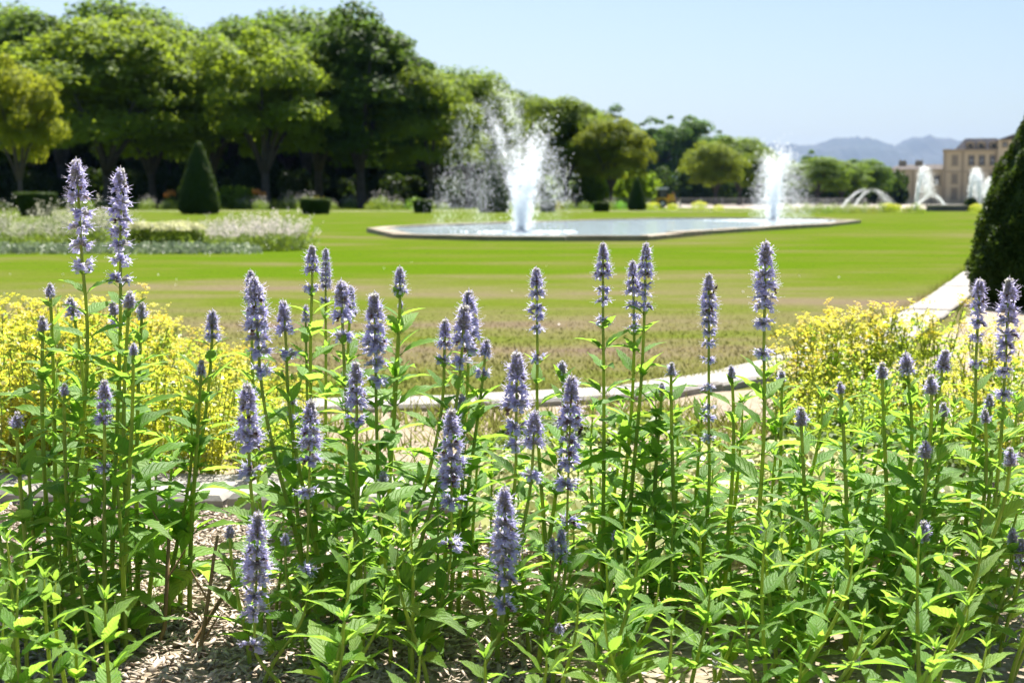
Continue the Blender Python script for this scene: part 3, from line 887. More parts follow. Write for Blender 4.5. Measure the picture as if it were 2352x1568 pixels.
fountain('fountain', 1776, 505.5, [
    dict(n='water_jet', a=(h_(326, 505, Y2), m_at(6, Y2), 0, 4300, .15, .011, .030), k=dict(land=False, sv=.17, base=.2)),
    dict(n='water_jet', a=(h_(345, 505, Y2), m_at(30, Y2), .1, 3600, .06, .008, .024), k=dict(sv=.06)),
    dict(n='water_jet', a=(h_(352, 505, Y2), m_at(-22, Y2), -.1, 3000, .06, .008, .024), k=dict(sv=.06)),
    dict(n='spray', a=(h_(346, 505, Y2), m_at(44, Y2), 0, 2200, .06, .007, .017)),
    dict(n='spray', a=(h_(380, 505, Y2), m_at(5, Y2), 0, 2600, .18, .005, .013)),
    dict(n='mist', a=(h_(350, 505, Y2), m_at(10, Y2), 0, 5000, .2, .003, .007)),
], 'farther single-column fountain at the right end of the pool', 4)
# foam where the water falls back
for (u, v, rx, ry, par) in [(1197, 532, .9, .6, 0), (1776, 506, 2.2, 1.4, 1)]:
    n = 900; p = gnd(u, v, .05)
    a = rng.uniform(0, 6.28, n); r = np.abs(rng.normal(0, .55, n))
    P = np.stack([np.cos(a) * r * rx + (p.x - cen.x), np.sin(a) * r * ry + (p.y - cen.y), np.full(n, .05)], 1)
    c = link('foam', drops_mesh(P, rng.uniform(.01, .05, n), np.tile(np.array([1.4, 1.4, .5]), (n, 1))), pool); c['kind'] = 'stuff'

# far basin with arching jets, right
YB = gnd(2120, 484).y


def basin_jet(u, vt, du, n, lab, arch=False, land_u=None):
    g = np.random.default_rng(int(u))
    p = gnd(u, 480)
    o = empty('basin_fountain', ((u - CU) / FPX * YB, YB + (3 if arch else 0), 0))
    hh = h_(vt, 478, YB)
    nz = MB(); nz.lathe([(.12, -.1), (.12, .1), (.06, .2)], 8); link('nozzle', nz.mesh('nozzle', M['plinth']), o)
    if arch:
        P, S = jet(hh, m_at(land_u - u, YB) / 2, 0, n, .02, .01, .035, g)
    else:
        P, S = jet(hh, m_at(du, YB), 0, n, .09, .02, .055, g, fmax=.8)
    c = link('water_jet', drops_mesh(P, S), o); c['kind'] = 'stuff'
    tag(o, lab, 'fountain', 'jets of the far basin')


basin_jet(2100, 376, 18, 4200, 'broad leaning white jet in the far basin before the chateau wing')
basin_jet(2220, 380, 16, 4200, 'thick white jet of the far basin nearest the round bush')
basin_jet(2246, 392, -4, 2200, 'middle jet of the far basin cluster beside the huge cone')
basin_jet(2256, 402, 12, 1500, 'thin jet of the far basin cluster closest to the huge cone')
basin_jet(1946, 428, 0, 1500, 'low arching jet of the far basin curving toward the broad white jet', True, 2082)
basin_jet(1975, 432, 0, 1200, 'second thin arching jet of the far basin under the first arch', True, 2066)
basin_jet(2195, 440, 0, 1000, 'thin arching jet of the far basin crossing in front of the ochre facade', True, 2120)
basin_jet(2120, 446, 0, 800, 'low thin arch of water right of the broad white jet', True, 2200)
for (u0, u1, lab) in [(2036, 2068, 'short grey stone plinth of the far basin behind yellow flowers'), (2137, 2220, 'long grey stone plinth of the far basin with a pale top')]:
    a, b = gnd(u0, 485), gnd(u1, 485)
    o = empty('stone_plinth', ((a.x + b.x) / 2, a.y, 0)); hw = (b.x - a.x) / 2
    z1 = at(u0, 470.5, a.y).z
    mb = MB(); mb.box(-hw, hw, 0, 1.2, -.02, z1 - .14); link('body', mb.mesh('body', M['plinth']), o)
    mb = MB(); mb.box(-hw - .1, hw + .1, -.1, 1.3, z1 - .138, z1); link('cap', mb.mesh('cap', M['slab']), o)
    tag(o, lab, 'plinth')

# ------------------------------------------------------------------ chateau
YC = 360.0
def chateau():
    o = empty('chateau', (at(2166, 462, YC).x, YC, 0), R(-15.7))
    x0 = o.location.x
    X = lambda u: at(u, 462, YC).x - x0
    Z = lambda v: at(1176, v, YC).z
    def part(name, mb, mat, par=None): return link(name, mb.mesh(name, mat), par or o)
    # main block
    mb = MB(); mb.box(X(2166), X(2283), 0, 14, -.1, Z(349)); part('wall', mb, M['facade'])
    mb = MB(); mb.box(X(2163), X(2283) - .02, -.5, 14.5, Z(349) + .01, Z(343)); part('cornice', mb, M['facade_stone'])
    mb = MB(); mb.box(X(2166), X(2283), -.14, -.002, Z(396), Z(393)); part('string_course', mb, M['facade_stone'])
    mb = MB(); zr, ze = Z(317.5), Z(343) + .01
    xa, xb = X(2190), X(2283) - .03
    mb.add([(xa, .6, ze), (xb, .6, ze), (xb, 13.4, ze), (xa, 13.4, ze), (xa + 2.2, 3.6, zr), (xb, 3.6, zr), (xb, 10.4, zr), (xa + 2.2, 10.4, zr)],
           [(4, 5, 6, 7), (0, 1, 5, 4), (1, 2, 6, 5), (2, 3, 7, 6), (3, 0, 4, 7)])
    roof = part('roof', mb, M['slate'])
    for u in (2223, 2247, 2274):
        mb = MB(); mb.box(X(u) - .9, X(u) + .9, .9, 3.2, Z(339), Z(329)); d = part('dormer', mb, M['facade_stone'])
        mb = MB(); mb.box(X(u) - .5, X(u) + .5, .84, .898, Z(338), Z(331)); part('pane', mb, M['pane'], d)
        mb = MB(); mb.add([(X(u) - 1.1, .8, Z(329) + .01), (X(u) + 1.1, .8, Z(329) + .01), (X(u), .8, Z(325)), (X(u) - 1.1, 3.3, Z(329) + .01), (X(u) + 1.1, 3.3, Z(329) + .01), (X(u), 3.3, Z(325))], [(0, 1, 2), (5, 4, 3), (0, 2, 5, 3), (1, 4, 5, 2), (0, 3, 4, 1)])
        part('pediment', mb, M['facade_stone'], d)
    # right pavilion with gable
    mb = MB(); mb.box(X(2283) + .02, X(2420), -1.2, 16, -.1, Z(323)); part('pavilion_wall', mb, M['facade'])
    mb = MB(); mb.add([(X(2281), -1.8, Z(323) + .01), (X(2422), -1.8, Z(323) + .01), (X(2352), -1.8, Z(298)), (X(2281), 16.5, Z(323) + .01), (X(2422), 16.5, Z(323) + .01), (X(2352), 16.5, Z(298))], [(0, 1, 2), (5, 4, 3), (0, 2, 5, 3), (1, 4, 5, 2), (0, 3, 4, 1)])
    part('gable_roof', mb, M['tile'])
    def window(u, va, vb, hw, yf, shut=False):
        fr = MB(); xc = X(u)
        fr.box(xc - hw - .25, xc - hw, yf - .10, yf - .004, Z(vb), Z(va)); fr.box(xc + hw, xc + hw + .25, yf - .10, yf - .004, Z(vb), Z(va))
        fr.box(xc - hw - .25, xc + hw + .25, yf - .12, yf - .004, Z(va) + .01, Z(va) + .35)
        fr.box(xc - hw - .35, xc + hw + .35, yf - .22, yf - .004, Z(vb) - .25, Z(vb) - .01)
        wn_ = part('window', fr, M['facade_stone'])
        pn = MB(); pn.box(xc - hw + .005, xc + hw - .005, yf - .03, yf - .002, Z(vb) + .005, Z(va) - .005)
        part('pane' if not shut else 'shutter', pn, M['pane'] if not shut else M['shutter'], wn_)
        if not shut:
            gb = MB(); gb.box(xc - .05, xc + .05, yf - .055, yf - .031, Z(vb) + .01, Z(va) - .01); gb.box(xc - hw + .01, xc + hw - .01, yf - .050, yf - .0312, Z((va + vb) / 2) - .05, Z((va + vb) / 2) + .05)
            part('glazing_bar', gb, M['vehicle_white'], wn_)
    for u, s in ((2190, True), (2226, False), (2249, False), (2272, False)):
        window(u, 359, 380, .55, 0, s); window(u, 401, 421, .55, 0, s); window(u, 434, 458, .55, 0, s)
    for u in (2298, 2325): window(u, 362, 384, .6, -1.2); window(u, 401, 424, .6, -1.2)
    window(2298, 329, 339, .5, -1.2)
    for u in (2167.5, 2207, 2281):
        mb = MB(); mb.box(X(u) - .35, X(u) + .35, -.18, -.003, -.1, Z(349) - .02); part('pilaster', mb, M['facade_stone'])
    # lower wing
    mb = MB(); mb.box(X(2041), X(2166) - .02, 1, 12, -.1, Z(391)); part('wing_wall', mb, M['facade'])
    mb = MB(); mb.box(X(2040), X(2166) - .03, .7, 12.3, Z(391) + .005, Z(388.5)); part('wing_cornice', mb, M['facade_stone'])
    mb = MB(); ze, zr = Z(388.5) + .005, Z(376.5)
    mb.add([(X(2040), .6, ze), (X(2166) - .04, .6, ze), (X(2166) - .04, 12.4, ze), (X(2040), 12.4, ze), (X(2064), 6, zr), (X(2166) - .04, 6, zr)], [(0, 1, 5, 4), (1, 2, 5), (2, 3, 4, 5), (3, 0, 4), (0, 3, 2, 1)])
    rf = part('wing_roof', mb, M['tile'])
    for u in (2073, 2110):
        mb = MB(); mb.box(X(u) - .9, X(u) + .9, 5, 6.6, Z(380), Z(367)); part('chimney', mb, M['facade_stone'], rf)
    for u in (2062, 2081, 2125, 2151): window(u, 404, 425, .6, 1)
    for u in (2051, 2098, 2139):
        mb = MB(); mb.box(X(u) - .3, X(u) + .3, .85, .997, -.1, Z(391) - .02); part('pilaster', mb, M['facade_stone'])
    tag(o, 'ochre classical chateau with slate mansard, dormers and a low tiled wing', 'building')


chateau()

# ------------------------------------------------------------------ railing, tractor, people
YF = 175.0
def railing():
    xa, xb = (1225 - CU) / FPX * YF, (1990 - CU) / FPX * YF
    o = empty('railing', (xa, YF, 0)); Lr = xb - xa
    mb = MB(); mb.box(0, Lr, -.03, .03, 1.02, 1.08); link('top_rail', mb.mesh('top_rail', M['rail']), o)
    mb = MB(); mb.box(0, Lr, -.025, .025, .15, .20); link('bottom_rail', mb.mesh('bottom_rail', M['rail']), o)
    pm = MB(); pm.box(-.05, .05, -.05, .05, -.05, 1.15); pm = pm.mesh('post', M['rail'])
    bm_ = MB(); bm_.box(-.018, .018, -.018, .018, .20, 1.02); bm_ = bm_.mesh('baluster', M['rail'])
    n = int(Lr / 2.4)
    for i in range(n + 1): link('post', pm, o, (i * 2.4, 0, 0))
    for i in range(int(Lr / .2)):
        if i % 12: link('baluster', bm_, o, (i * .2, 0, 0))
    tag(o, 'long grey metal railing along the far walk behind the pool', 'railing')


railing()


def tractor():
    p = at(1530, 470, YF - 3)
    o = empty('mini_tractor', (p.x, YF - 3, 0), 0.15)
    def part(n, f, mat, par=None, sm=False):
        mb = MB(); f(mb); return link(n, mb.mesh(n, mat, sm), par or o)
    part('body', lambda m: (m.box(-1.0, .1, -.55, .55, .45, 1.15, taper=.04), m.box(.1, .95, -.42, .42, .5, 1.05, taper=.05)), M['vehicle_yellow'])
    part('hood', lambda m: m.box(.2, .95, -.4, .4, 1.055, 1.5, taper=.06), M['vehicle_yellow'])
    cab = part('cab_frame', lambda m: [m.box(x - .05, x + .05, y - .05, y + .05, 1.155, 2.05) for x in (-.9, 0.0) for y in (-.48, .48)], M['rubber'])
    part('window', lambda m: m.box(-.84, -.06, -.475, .475, 1.16, 2.0), M['pane'], cab)
    part('cab_roof', lambda m: m.box(-1.1, .15, -.62, .62, 2.055, 2.28, taper=.08), M['vehicle_white'])
    part('bucket', lambda m: (m.box(.98, 1.5, -.6, .6, .15, .25), m.box(1.4, 1.5, -.6, .6, .255, .75), m.box(.98, 1.05, -.6, .6, .255, .6)), M['vehicle_white'])
    for x, r in ((-.6, .48), (.6, .36)):
        for y in (-.62, .62):
            w_ = empty('wheel', (x, y, r)); w_.parent = o; w_.rotation_euler = (math.pi / 2, 0, 0)
            mb = MB(); mb.lathe([(r * .55, -.12), (r * .95, -.13), (r, -.08), (r, .08), (r * .95, .13), (r * .55, .12)], 18); link('tyre', mb.mesh('tyre', M['rubber'], True), w_)
            mb = MB(); mb.lathe([(r * .5, -.135), (r * .54, 0), (r * .5, .135)], 12); link('rim', mb.mesh('rim', M['vehicle_white']), w_)
    tag(o, 'small yellow garden tractor with a white-roofed cab on the far walk', 'tractor')


tractor()


def person(u, Y, shirt, label, face=0.0, s=1.0):
    x = (u - CU) / FPX * Y
    o = empty('person', (x, Y, 0), face, s)
    J = {'pel': (0, 0, .95, .15), 'che': (0, 0, 1.28, .17), 'nek': (0, 0, 1.46, .07), 'hd1': (0, .02, 1.58, .09), 'hd2': (0, .02, 1.68, .085),
         'shl': (-.17, 0, 1.40, .07), 'ell': (-.24, -.02, 1.12, .05), 'hal': (-.25, .08, .86, .04), 'shr': (.17, 0, 1.40, .07), 'elr': (.25, -.02, 1.12, .05), 'har': (.24, .1, .88, .04),
         'hil': (-.09, 0, .88, .10), 'knl': (-.11, .08, .48, .07), 'anl': (-.11, -.02, .08, .05), 'tol': (-.12, .14, .03, .04),
         'hir': (.09, 0, .88, .10), 'knr': (.11, .0, .48, .07), 'anr': (.12, -.12, .08, .05), 'tor': (.13, .04, .03, .04)}
    E = ['pel che', 'che nek', 'nek hd1', 'hd1 hd2', 'che shl', 'shl ell', 'ell hal', 'che shr', 'shr elr', 'elr har', 'pel hil', 'hil knl', 'knl anl', 'anl tol', 'pel hir', 'hir knr', 'knr anr', 'anr tor']
    ks = list(J)
    me = bpy.data.meshes.new('body')
    me.from_pydata([J[k][:3] for k in ks], [tuple(ks.index(q) for q in e.split()) for e in E], [])
    b = link('body', me)
    b.modifiers.new('skin', 'SKIN')
    for i, k in enumerate(ks):
        d = me.skin_vertices[0].data[i]; d.radius = (J[k][3],) * 2; d.use_root = (k == 'pel')
    ss = b.modifiers.new('sub', 'SUBSURF'); ss.levels = ss.render_levels = 1
    dg = bpy.context.evaluated_depsgraph_get()
    m2 = bpy.data.meshes.new_from_object(b.evaluated_get(dg))
    bpy.data.objects.remove(b)
    for mm in (M['skin'], M[shirt], M['trouser']): m2.materials.append(mm)
    for f in m2.polygons:
        z, xx = f.center.z, abs(f.center.x)
        f.material_index = 2 if (z < .93 and xx < .2) else (1 if z < 1.46 and not (xx > .2 and z < 1.1) else 0)
        f.use_smooth = True
    m2.name = 'body'
    link('body', m2, o)
    mb = MB(); mb.lathe([(.09, 1.60), (.112, 1.66), (.10, 1.74), (.05, 1.785)], 12, c=(0, -.02, 0)); link('hair', mb.mesh('hair', M['hair'], True), o)
    tag(o, label, 'person')


person(1545, YF - 2.2, 'cloth_blue', 'person in a blue top standing beside the yellow tractor', 2.9)
person(1320, YF + 1.2, 'cloth_pink', 'person in a pale pink top behind the railing between round-tree trunks', 1.0)
person(1362, YF + 1.2, 'cloth_red', 'person in a terracotta top behind the railing', -1.0)
person(1389, YF + 1.4, 'cloth_white', 'person in a white top behind the railing beside the small cone', .4)

# ------------------------------------------------------------------ border perennials across the lawn
def clump(seed, k, h, r, L, W, mat, z0=0.0, up=.6, shell=False, name='foliage'):
    g = np.random.default_rng(seed)
    a = g.uniform(0, 6.283, k); q = np.sqrt(g.random(k)) * r
    z = z0 + (h - z0) * g.random(k) * np.sqrt(np.clip(1 - (q / r) ** 2 * .75, .05, 1))
    if shell: z = z0 + (h - z0) * np.sqrt(np.clip(1 - (q / r) ** 2, .02, 1)) * g.uniform(.75, 1.05, k)
    P = np.stack([np.cos(a) * q, np.sin(a) * q, z], 1)
    V, F = cards(P, np.stack([np.cos(a), np.sin(a), np.full(k, up)], 1), L, W, g, .7)
    return np_mesh(name, V, F, M[mat])


def wand_mesh(seed, n, h, r, rad, mat):
    g = np.random.default_rng(seed); mb = MB(); tips = []
    for i in range(n):
        a = g.uniform(0, 6.28); q = r * math.sqrt(g.random()); hh = h * g.uniform(.5, 1.1)
        b = Vector((math.cos(a) * q * .35, math.sin(a) * q * .35, -.01)); e = Vector((math.cos(a) * q, math.sin(a) * q, hh))
        m_ = b.lerp(e, .5) + Vector((0, 0, h * .1))
        mb.tube([b, m_, e], [rad, rad * .8, rad * .5], 3, cap=False); tips.append((b, m_, e))
    return mb.mesh('stem', mat), tips


GAURA = []
for s in (51, 52, 53):
    g = np.random.default_rng(s)
    st, tips = wand_mesh(s, 90, .72, .55, .0022, M['border_leaf'])
    P = []
    for b, m_, e in tips:
        for j in range(g.integers(3, 8)):
            t = g.uniform(.45, 1.02); q = b.lerp(m_, t * 2) if t < .5 else m_.lerp(e, t * 2 - 1); P.append(tuple(q + Vector(g.normal(0, .02, 3))))
    P = np.array(P)
    V, F = cards(P, g.normal(0, 1, P.shape), .038, .03, g, 1)
    GAURA.append((st, np_mesh('blossom', V, F, M['white_petal']), clump(s + 5, 900, .36, .5, .07, .022, 'border_leaf')))


def gaura(x, y, s, var, label, group, tint=(1, .95, .95)):
    st, bl, fo = GAURA[var % 3]
    o = empty('gaura_plant', (x, y, 0), var * 1.7, s)
    link('stem', st, o); c = link('blossom', bl, o); c.color = (*tint, 1); link('foliage', fo, o)
    tag(o, label, 'flower', group)


for i, (u, v) in enumerate([(470, 566), (520, 572), (575, 574), (630, 574), (680, 572), (500, 556), (555, 558), (610, 560), (655, 562)]):
    p = gnd(u, v); gaura(p.x, p.y, random.uniform(.55, .82), i, 'white gaura plant in the airy mound beside the cream flower cushions', 'gaura mound on the lawn')
for i, (u, v) in enumerate([(-30, 570), (30, 574), (90, 570), (150, 572), (215, 570), (265, 566), (0, 540), (60, 548), (120, 540), (185, 545), (240, 545), (290, 550)]):
    p = gnd(u, v); gaura(p.x, p.y, random.uniform(.5, .8) if i % 4 else 1.05, i, 'white gaura plant in the loose meadow behind the two tallest hyssop spikes', 'gaura meadow on the lawn', (.72, .74, .6))
CREAM = clump(61, 700, .42, .32, .06, .05, 'cream', .30, 1.2, True, 'blossom')
CREAM_L = clump(62, 700, .34, .34, .08, .03, 'border_leaf')
for i, (u, v) in enumerate([(330, 565), (372, 566), (410, 560), (432, 567), (395, 572)]):
    p = gnd(u, v); o = empty('cream_flower', (p.x, p.y, 0), i, .95)
    link('blossom', CREAM, o); link('foliage', CREAM_L, o)
    tag(o, 'rounded cushion of cream flowers left of the gaura mound', 'flower', 'cream flower cushions')
SILV = clump(63, 500, .16, .4, .06, .025, 'silver')
for i, u in enumerate([20, 90, 170, 250, 330, 400, 460, 540]):
    p = gnd(u, 580); o = link('silver_edging_plant', SILV, None, (p.x, p.y, 0), (0, 0, i)); tag(o, 'low silver-grey edging plant at the foot of the gaura bed', 'plant', 'silver edging plants')

BL = [clump(s, 420, .9, .7, .16, .05, 'border_leaf') for s in (71, 72)]
BLOS = [clump(73, 150, 1.25, .75, .06, .045, 'white_petal', .45, 1, False, 'blossom'), clump(74, 160, .75, .7, .09, .07, 'yellow', .5, 1.2, True, 'blossom')]
TORCH = MB()
for i in range(9):
    a = i * 2.4; r_ = .32 * math.sqrt((i + .5) / 9); hh = 1.5 + .25 * math.sin(i * 3.1)
    TORCH.tube([(math.cos(a) * r_, math.sin(a) * r_, 0), (math.cos(a) * r_, math.sin(a) * r_, hh - .35)], .015, 4, 0)
    TORCH.tube([(math.cos(a) * r_, math.sin(a) * r_, hh - .34), (math.cos(a) * r_, math.sin(a) * r_, hh - .15), (math.cos(a) * r_, math.sin(a) * r_, hh + .08)], [.05, .075, .015], 6, 1)
TORCH = TORCH.mesh('blossom', [M['border_leaf'], M['orange']], True)


def border(kind, u, v, s, lab, grp):
    p = gnd(u, v)
    o = empty({'w': 'border_perennial', 'y': 'yellow_perennial', 'o': 'torch_lily', 'g': 'leafy_perennial', 'r': 'reed_clump'}[kind], (p.x, p.y, 0), u, s)
    c = link('foliage', BL[int(u) % 2], o)
    if kind == 'w': link('blossom', BLOS[0], o)
    if kind == 'y': link('blossom', BLOS[1], o); c.color = (2.2, 1.9, 1, 1)
    if kind == 'o': link('blossom', TORCH, o)
    if kind == 'g': c.color = (random.uniform(.8, 1.7), random.uniform(.9, 1.5), 1, 1)
    tag(o, lab, 'plant', grp)


for i in range(30):
    u = -20 + i * 36 + random.uniform(-12, 12)
    border('g' if i % 3 == 0 else 'w', u, 481 + random.uniform(-1.5, 1.5), random.uniform(.75, 1.45), ['leafy green perennial in the flower border before the avenue', '', ''][i % 3] or 'white-flowered perennial in the flower border before the avenue', 'flower border before the avenue')
for u, s in ((395, 1.1), (385, .95), (590, 1.15), (604, 1.0), (735 + 640 - 220, .9)):
    border('o', u, 481, s, 'clump of tall orange torch lilies in the border before the avenue', 'orange torch lilies')
for i, u in enumerate(range(1130, 1500, 30)):
    border('wgg'[i % 3], u + random.uniform(-8, 8), 482, random.uniform(.7, 1.0), ['white-flowered perennial in the border behind the pool', 'leafy perennial in the border behind the pool', 'leafy perennial in the border behind the pool'][i % 3], 'border behind the pool')
for u, v, s in ((1500, 483, .85), (1545, 484, .7), (1606, 484, .95), (1650, 485, .6)):
    border('y', u, v, s, 'yellow-green flowering clump in front of the far railing', 'yellow clumps by the railing')
for u, v, s in ((2040, 488, .8), (2056, 488, .7), (2244, 489, .75), (2258, 489, .6)):
    border('y', u, v, s, 'yellow-flowering clump by the grey plinths of the far basin', 'yellow clumps by the plinths')
for i, u in enumerate((1806, 1828, 1850, 1872, 1886, 1900, 1914, 1930, 1950, 1966, 1984, 2004, 2022, 2085, 2105)):
    border('wg'[i % 2], u, 488 + (i % 3), .55 if i % 2 else .75, ['white-flowered perennial in the bed behind the farther fountain', 'dark leafy perennial in the bed behind the farther fountain'][i % 2], 'bed behind the farther fountain')
# clover heads dotted in the lawn
n = 34
y = rng.uniform(8, 20, n); x = rng.uniform(-.34, .3, n) * y
o = link('clover_head', drops_mesh(np.stack([x, y, np.full(n, .035)], 1), rng.uniform(.005, .009, n)))
o.data.materials[0] = M['white_petal']
tag(o, 'tiny white clover heads dotted through the lawn', 'clover', kind='stuff')


# ------------------------------------------------------------------ yellow-flowered rue-like plants
def rue(seed, h):
    g = np.random.default_rng(seed)
    mb = MB(); P, Nn = [], []; heads = []
    for i in range(13):
        a = g.uniform(0, 6.28); q = .17 * math.sqrt(g.random()) + .02; hh = h * g.uniform(.72, 1.05)
        b = Vector((math.cos(a) * q * .25, math.sin(a) * q * .25, -.02)); e = Vector((math.cos(a) * q, math.sin(a) * q, hh))
        m_ = b.lerp(e, .55) + Vector((g.normal(0, .015), g.normal(0, .015), .02))
        mb.tube([b, m_, e], [.0032, .0026, .0018], 4, cap=False)
        for j in range(22):
            t = g.uniform(.12, .93); p = b.lerp(m_, t / .55) if t < .55 else m_.lerp(e, (t - .55) / .45)
            aa = g.uniform(0, 6.28); d = Vector((math.cos(aa), math.sin(aa), .35))
            for k in range(3):
                P.append(tuple(p + d * (.012 + .014 * k) + Vector(g.normal(0, .006, 3)))); Nn.append((d.x * .3, d.y * .3, 1))
        for j in range(2):
            d = Vector(g.normal(0, .03, 3)); d.z = abs(d.z) * .5 + .01; st = m_.lerp(e, g.uniform(.5, .9))
            mb.tube([st, e + d], [.0018, .001], 3, cap=False); heads.append(e + d)
        heads.append(e)
    P, Nn = np.array(P), np.array(Nn)
    V, F = cards(P, Nn, .026, .013, g, .5)
    return mb.mesh('stem', M['ystem']), np_mesh('foliage', V, F, M['yleaf']), heads


def floret_head(seed):
    g = np.random.default_rng(seed); mb = MB()
    for i in range(9):
        c = Vector((max(-.016, min(.016, g.normal(0, .010))), max(-.016, min(.016, g.normal(0, .010))), g.normal(0, .004) + .008))
        for k in range(5):
            a = k * 1.2566 + g.uniform(-.2, .2); t = Vector((math.cos(a), math.sin(a), g.uniform(.1, .7))).normalized(); s_ = Vector((-math.sin(a), math.cos(a), 0))
            L_ = g.uniform(.005, .0075)
            mb.add([c, c + t * L_ * .6 + s_ * L_ * .38, c + t * L_, c + t * L_ * .6 - s_ * L_ * .38], [(0, 1, 2, 3)])
        mb.add([c + Vector((0, 0, .003)), c + Vector((.0018, 0, 0)), c + Vector((-.0009, .0016, 0)), c + Vector((-.0009, -.0016, 0))], [(0, 1, 2), (0, 2, 3), (0, 3, 1)])
    return mb.mesh('flower_cluster', M['yellow'])


RUE = [rue(s, .47) for s in (81, 82, 83, 84)]
RHEAD = [floret_head(s) for s in (85, 86, 87)]


def rue_plant(x, y, s, i, label, group, heads=1.0, tint=None):
    st, fo, hd = RUE[i % 4]
    o = empty('yellow_rue', (x, y, 0), random.uniform(0, 6.28), s)
    link('stem', st, o); c = link('foliage', fo, o)
    c.color = (random.uniform(.85, 1.25), random.uniform(.9, 1.15), 1, 1)
    for k, h in enumerate(hd):
        if random.random() < heads:
            c = link('flower_cluster', RHEAD[k % 3], o, h, (random.uniform(-.4, .4), random.uniform(-.4, .4), k), random.uniform(.95, 1.5))
            q = random.random(); c.color = (1, 1 - .14 * (q < .2), 1, 1)
    tag(o, label, 'flower', group)


i = 0
for row, (yy, n) in enumerate([(5.25, 11), (4.95, 10), (4.7, 10), (4.45, 9), (4.2, 9), (3.98, 8)]):
    for k in range(n):
        u = -90 + (780 if row else 700) * (k + .5) / n + random.uniform(-18, 18) + (row % 2) * 20
        y = yy + random.uniform(-.08, .08)
        vt = 700 if u < 260 else 700 + (u - 260) * .36
        vt += row * 22
        z = at(u, vt, y).z
        s = max(.35, min(1.0, z / .47)) * random.uniform(.93, 1.04)
        if row == 0: lab, gr = 'yellow-flowered rue in the back row of the left drift, against the lawn', 'back row of the left yellow drift'
        else: lab, gr = 'yellow-flowered rue inside the dense left drift behind the hyssop', 'left drift of yellow rue'
        rue_plant((u - CU) / FPX * y, y, s, i, lab, gr, .75 if row < 2 else .38)
        i += 1
for k, (u, vt, y) in enumerate([(1815, 815, 4.75), (1850, 765, 4.85), (1885, 745, 4.9), (1925, 742, 4.9), (1965, 728, 5.0), (2005, 730, 5.0), (2045, 738, 4.95), (2082, 750, 4.9), (2135, 698, 5.0), (1850, 845, 4.5), (1925, 825, 4.5), (2000, 815, 4.55), (2075, 830, 4.5), (1875, 905, 4.25), (1990, 890, 4.25), (2100, 905, 4.25)]):
    z = at(u, vt, y).z
    if k == 8: lab, gr = 'tallest yellow rue of the right drift, standing alone before the slab path', None
    elif k < 8: lab, gr = 'yellow rue along the top of the right drift in front of the slab path', 'top row of the right yellow drift'
    else: lab, gr = 'yellow rue low in the right drift behind hyssop leaves', 'right drift of yellow rue'
    rue_plant((u - CU) / FPX * y, y, z / .47 * random.uniform(.96, 1.03), i, lab, gr, .85 if k < 9 else .35); i += 1
for k, (u, vt, y) in enumerate([(2230, 800, 4.6), (2270, 770, 4.7), (2340, 780, 4.6), (2380, 760, 4.7), (2260, 850, 4.3), (2330, 850, 4.3), (2210, 900, 4.2), (2290, 930, 4.1)]):
    rue_plant((u - CU) / FPX * y, y, at(u, vt, y).z / .47, i, 'yellow rue behind the rightmost pair of hyssop spikes', 'yellow rue behind the right hyssop pair', .7); i += 1

# cream ground cover in the middle of the bed
CG = clump(91, 520, .13, .17, .024, .020, 'cream', .02, 1.2, True)
CGL = clump(92, 420, .12, .17, .03, .02, 'border_leaf', .02, 1.2, True)
for k in range(46):
    u = random.uniform(1180, 2230); v = random.uniform(1120, 1300) if k % 3 else random.uniform(1050, 1120)
    p = gnd(u, v); o = empty('ground_cover', (p.x, p.y, 0), k, random.uniform(.75, 1.15))
    link('foliage', CG if k % 3 else CGL, o); 
    tag(o, 'low cream-leaved ground cover under the hyssop' if k % 3 else 'low green-leaved ground cover near the lawn edging', 'plant', 'cream ground cover' if k % 3 else 'green ground cover')


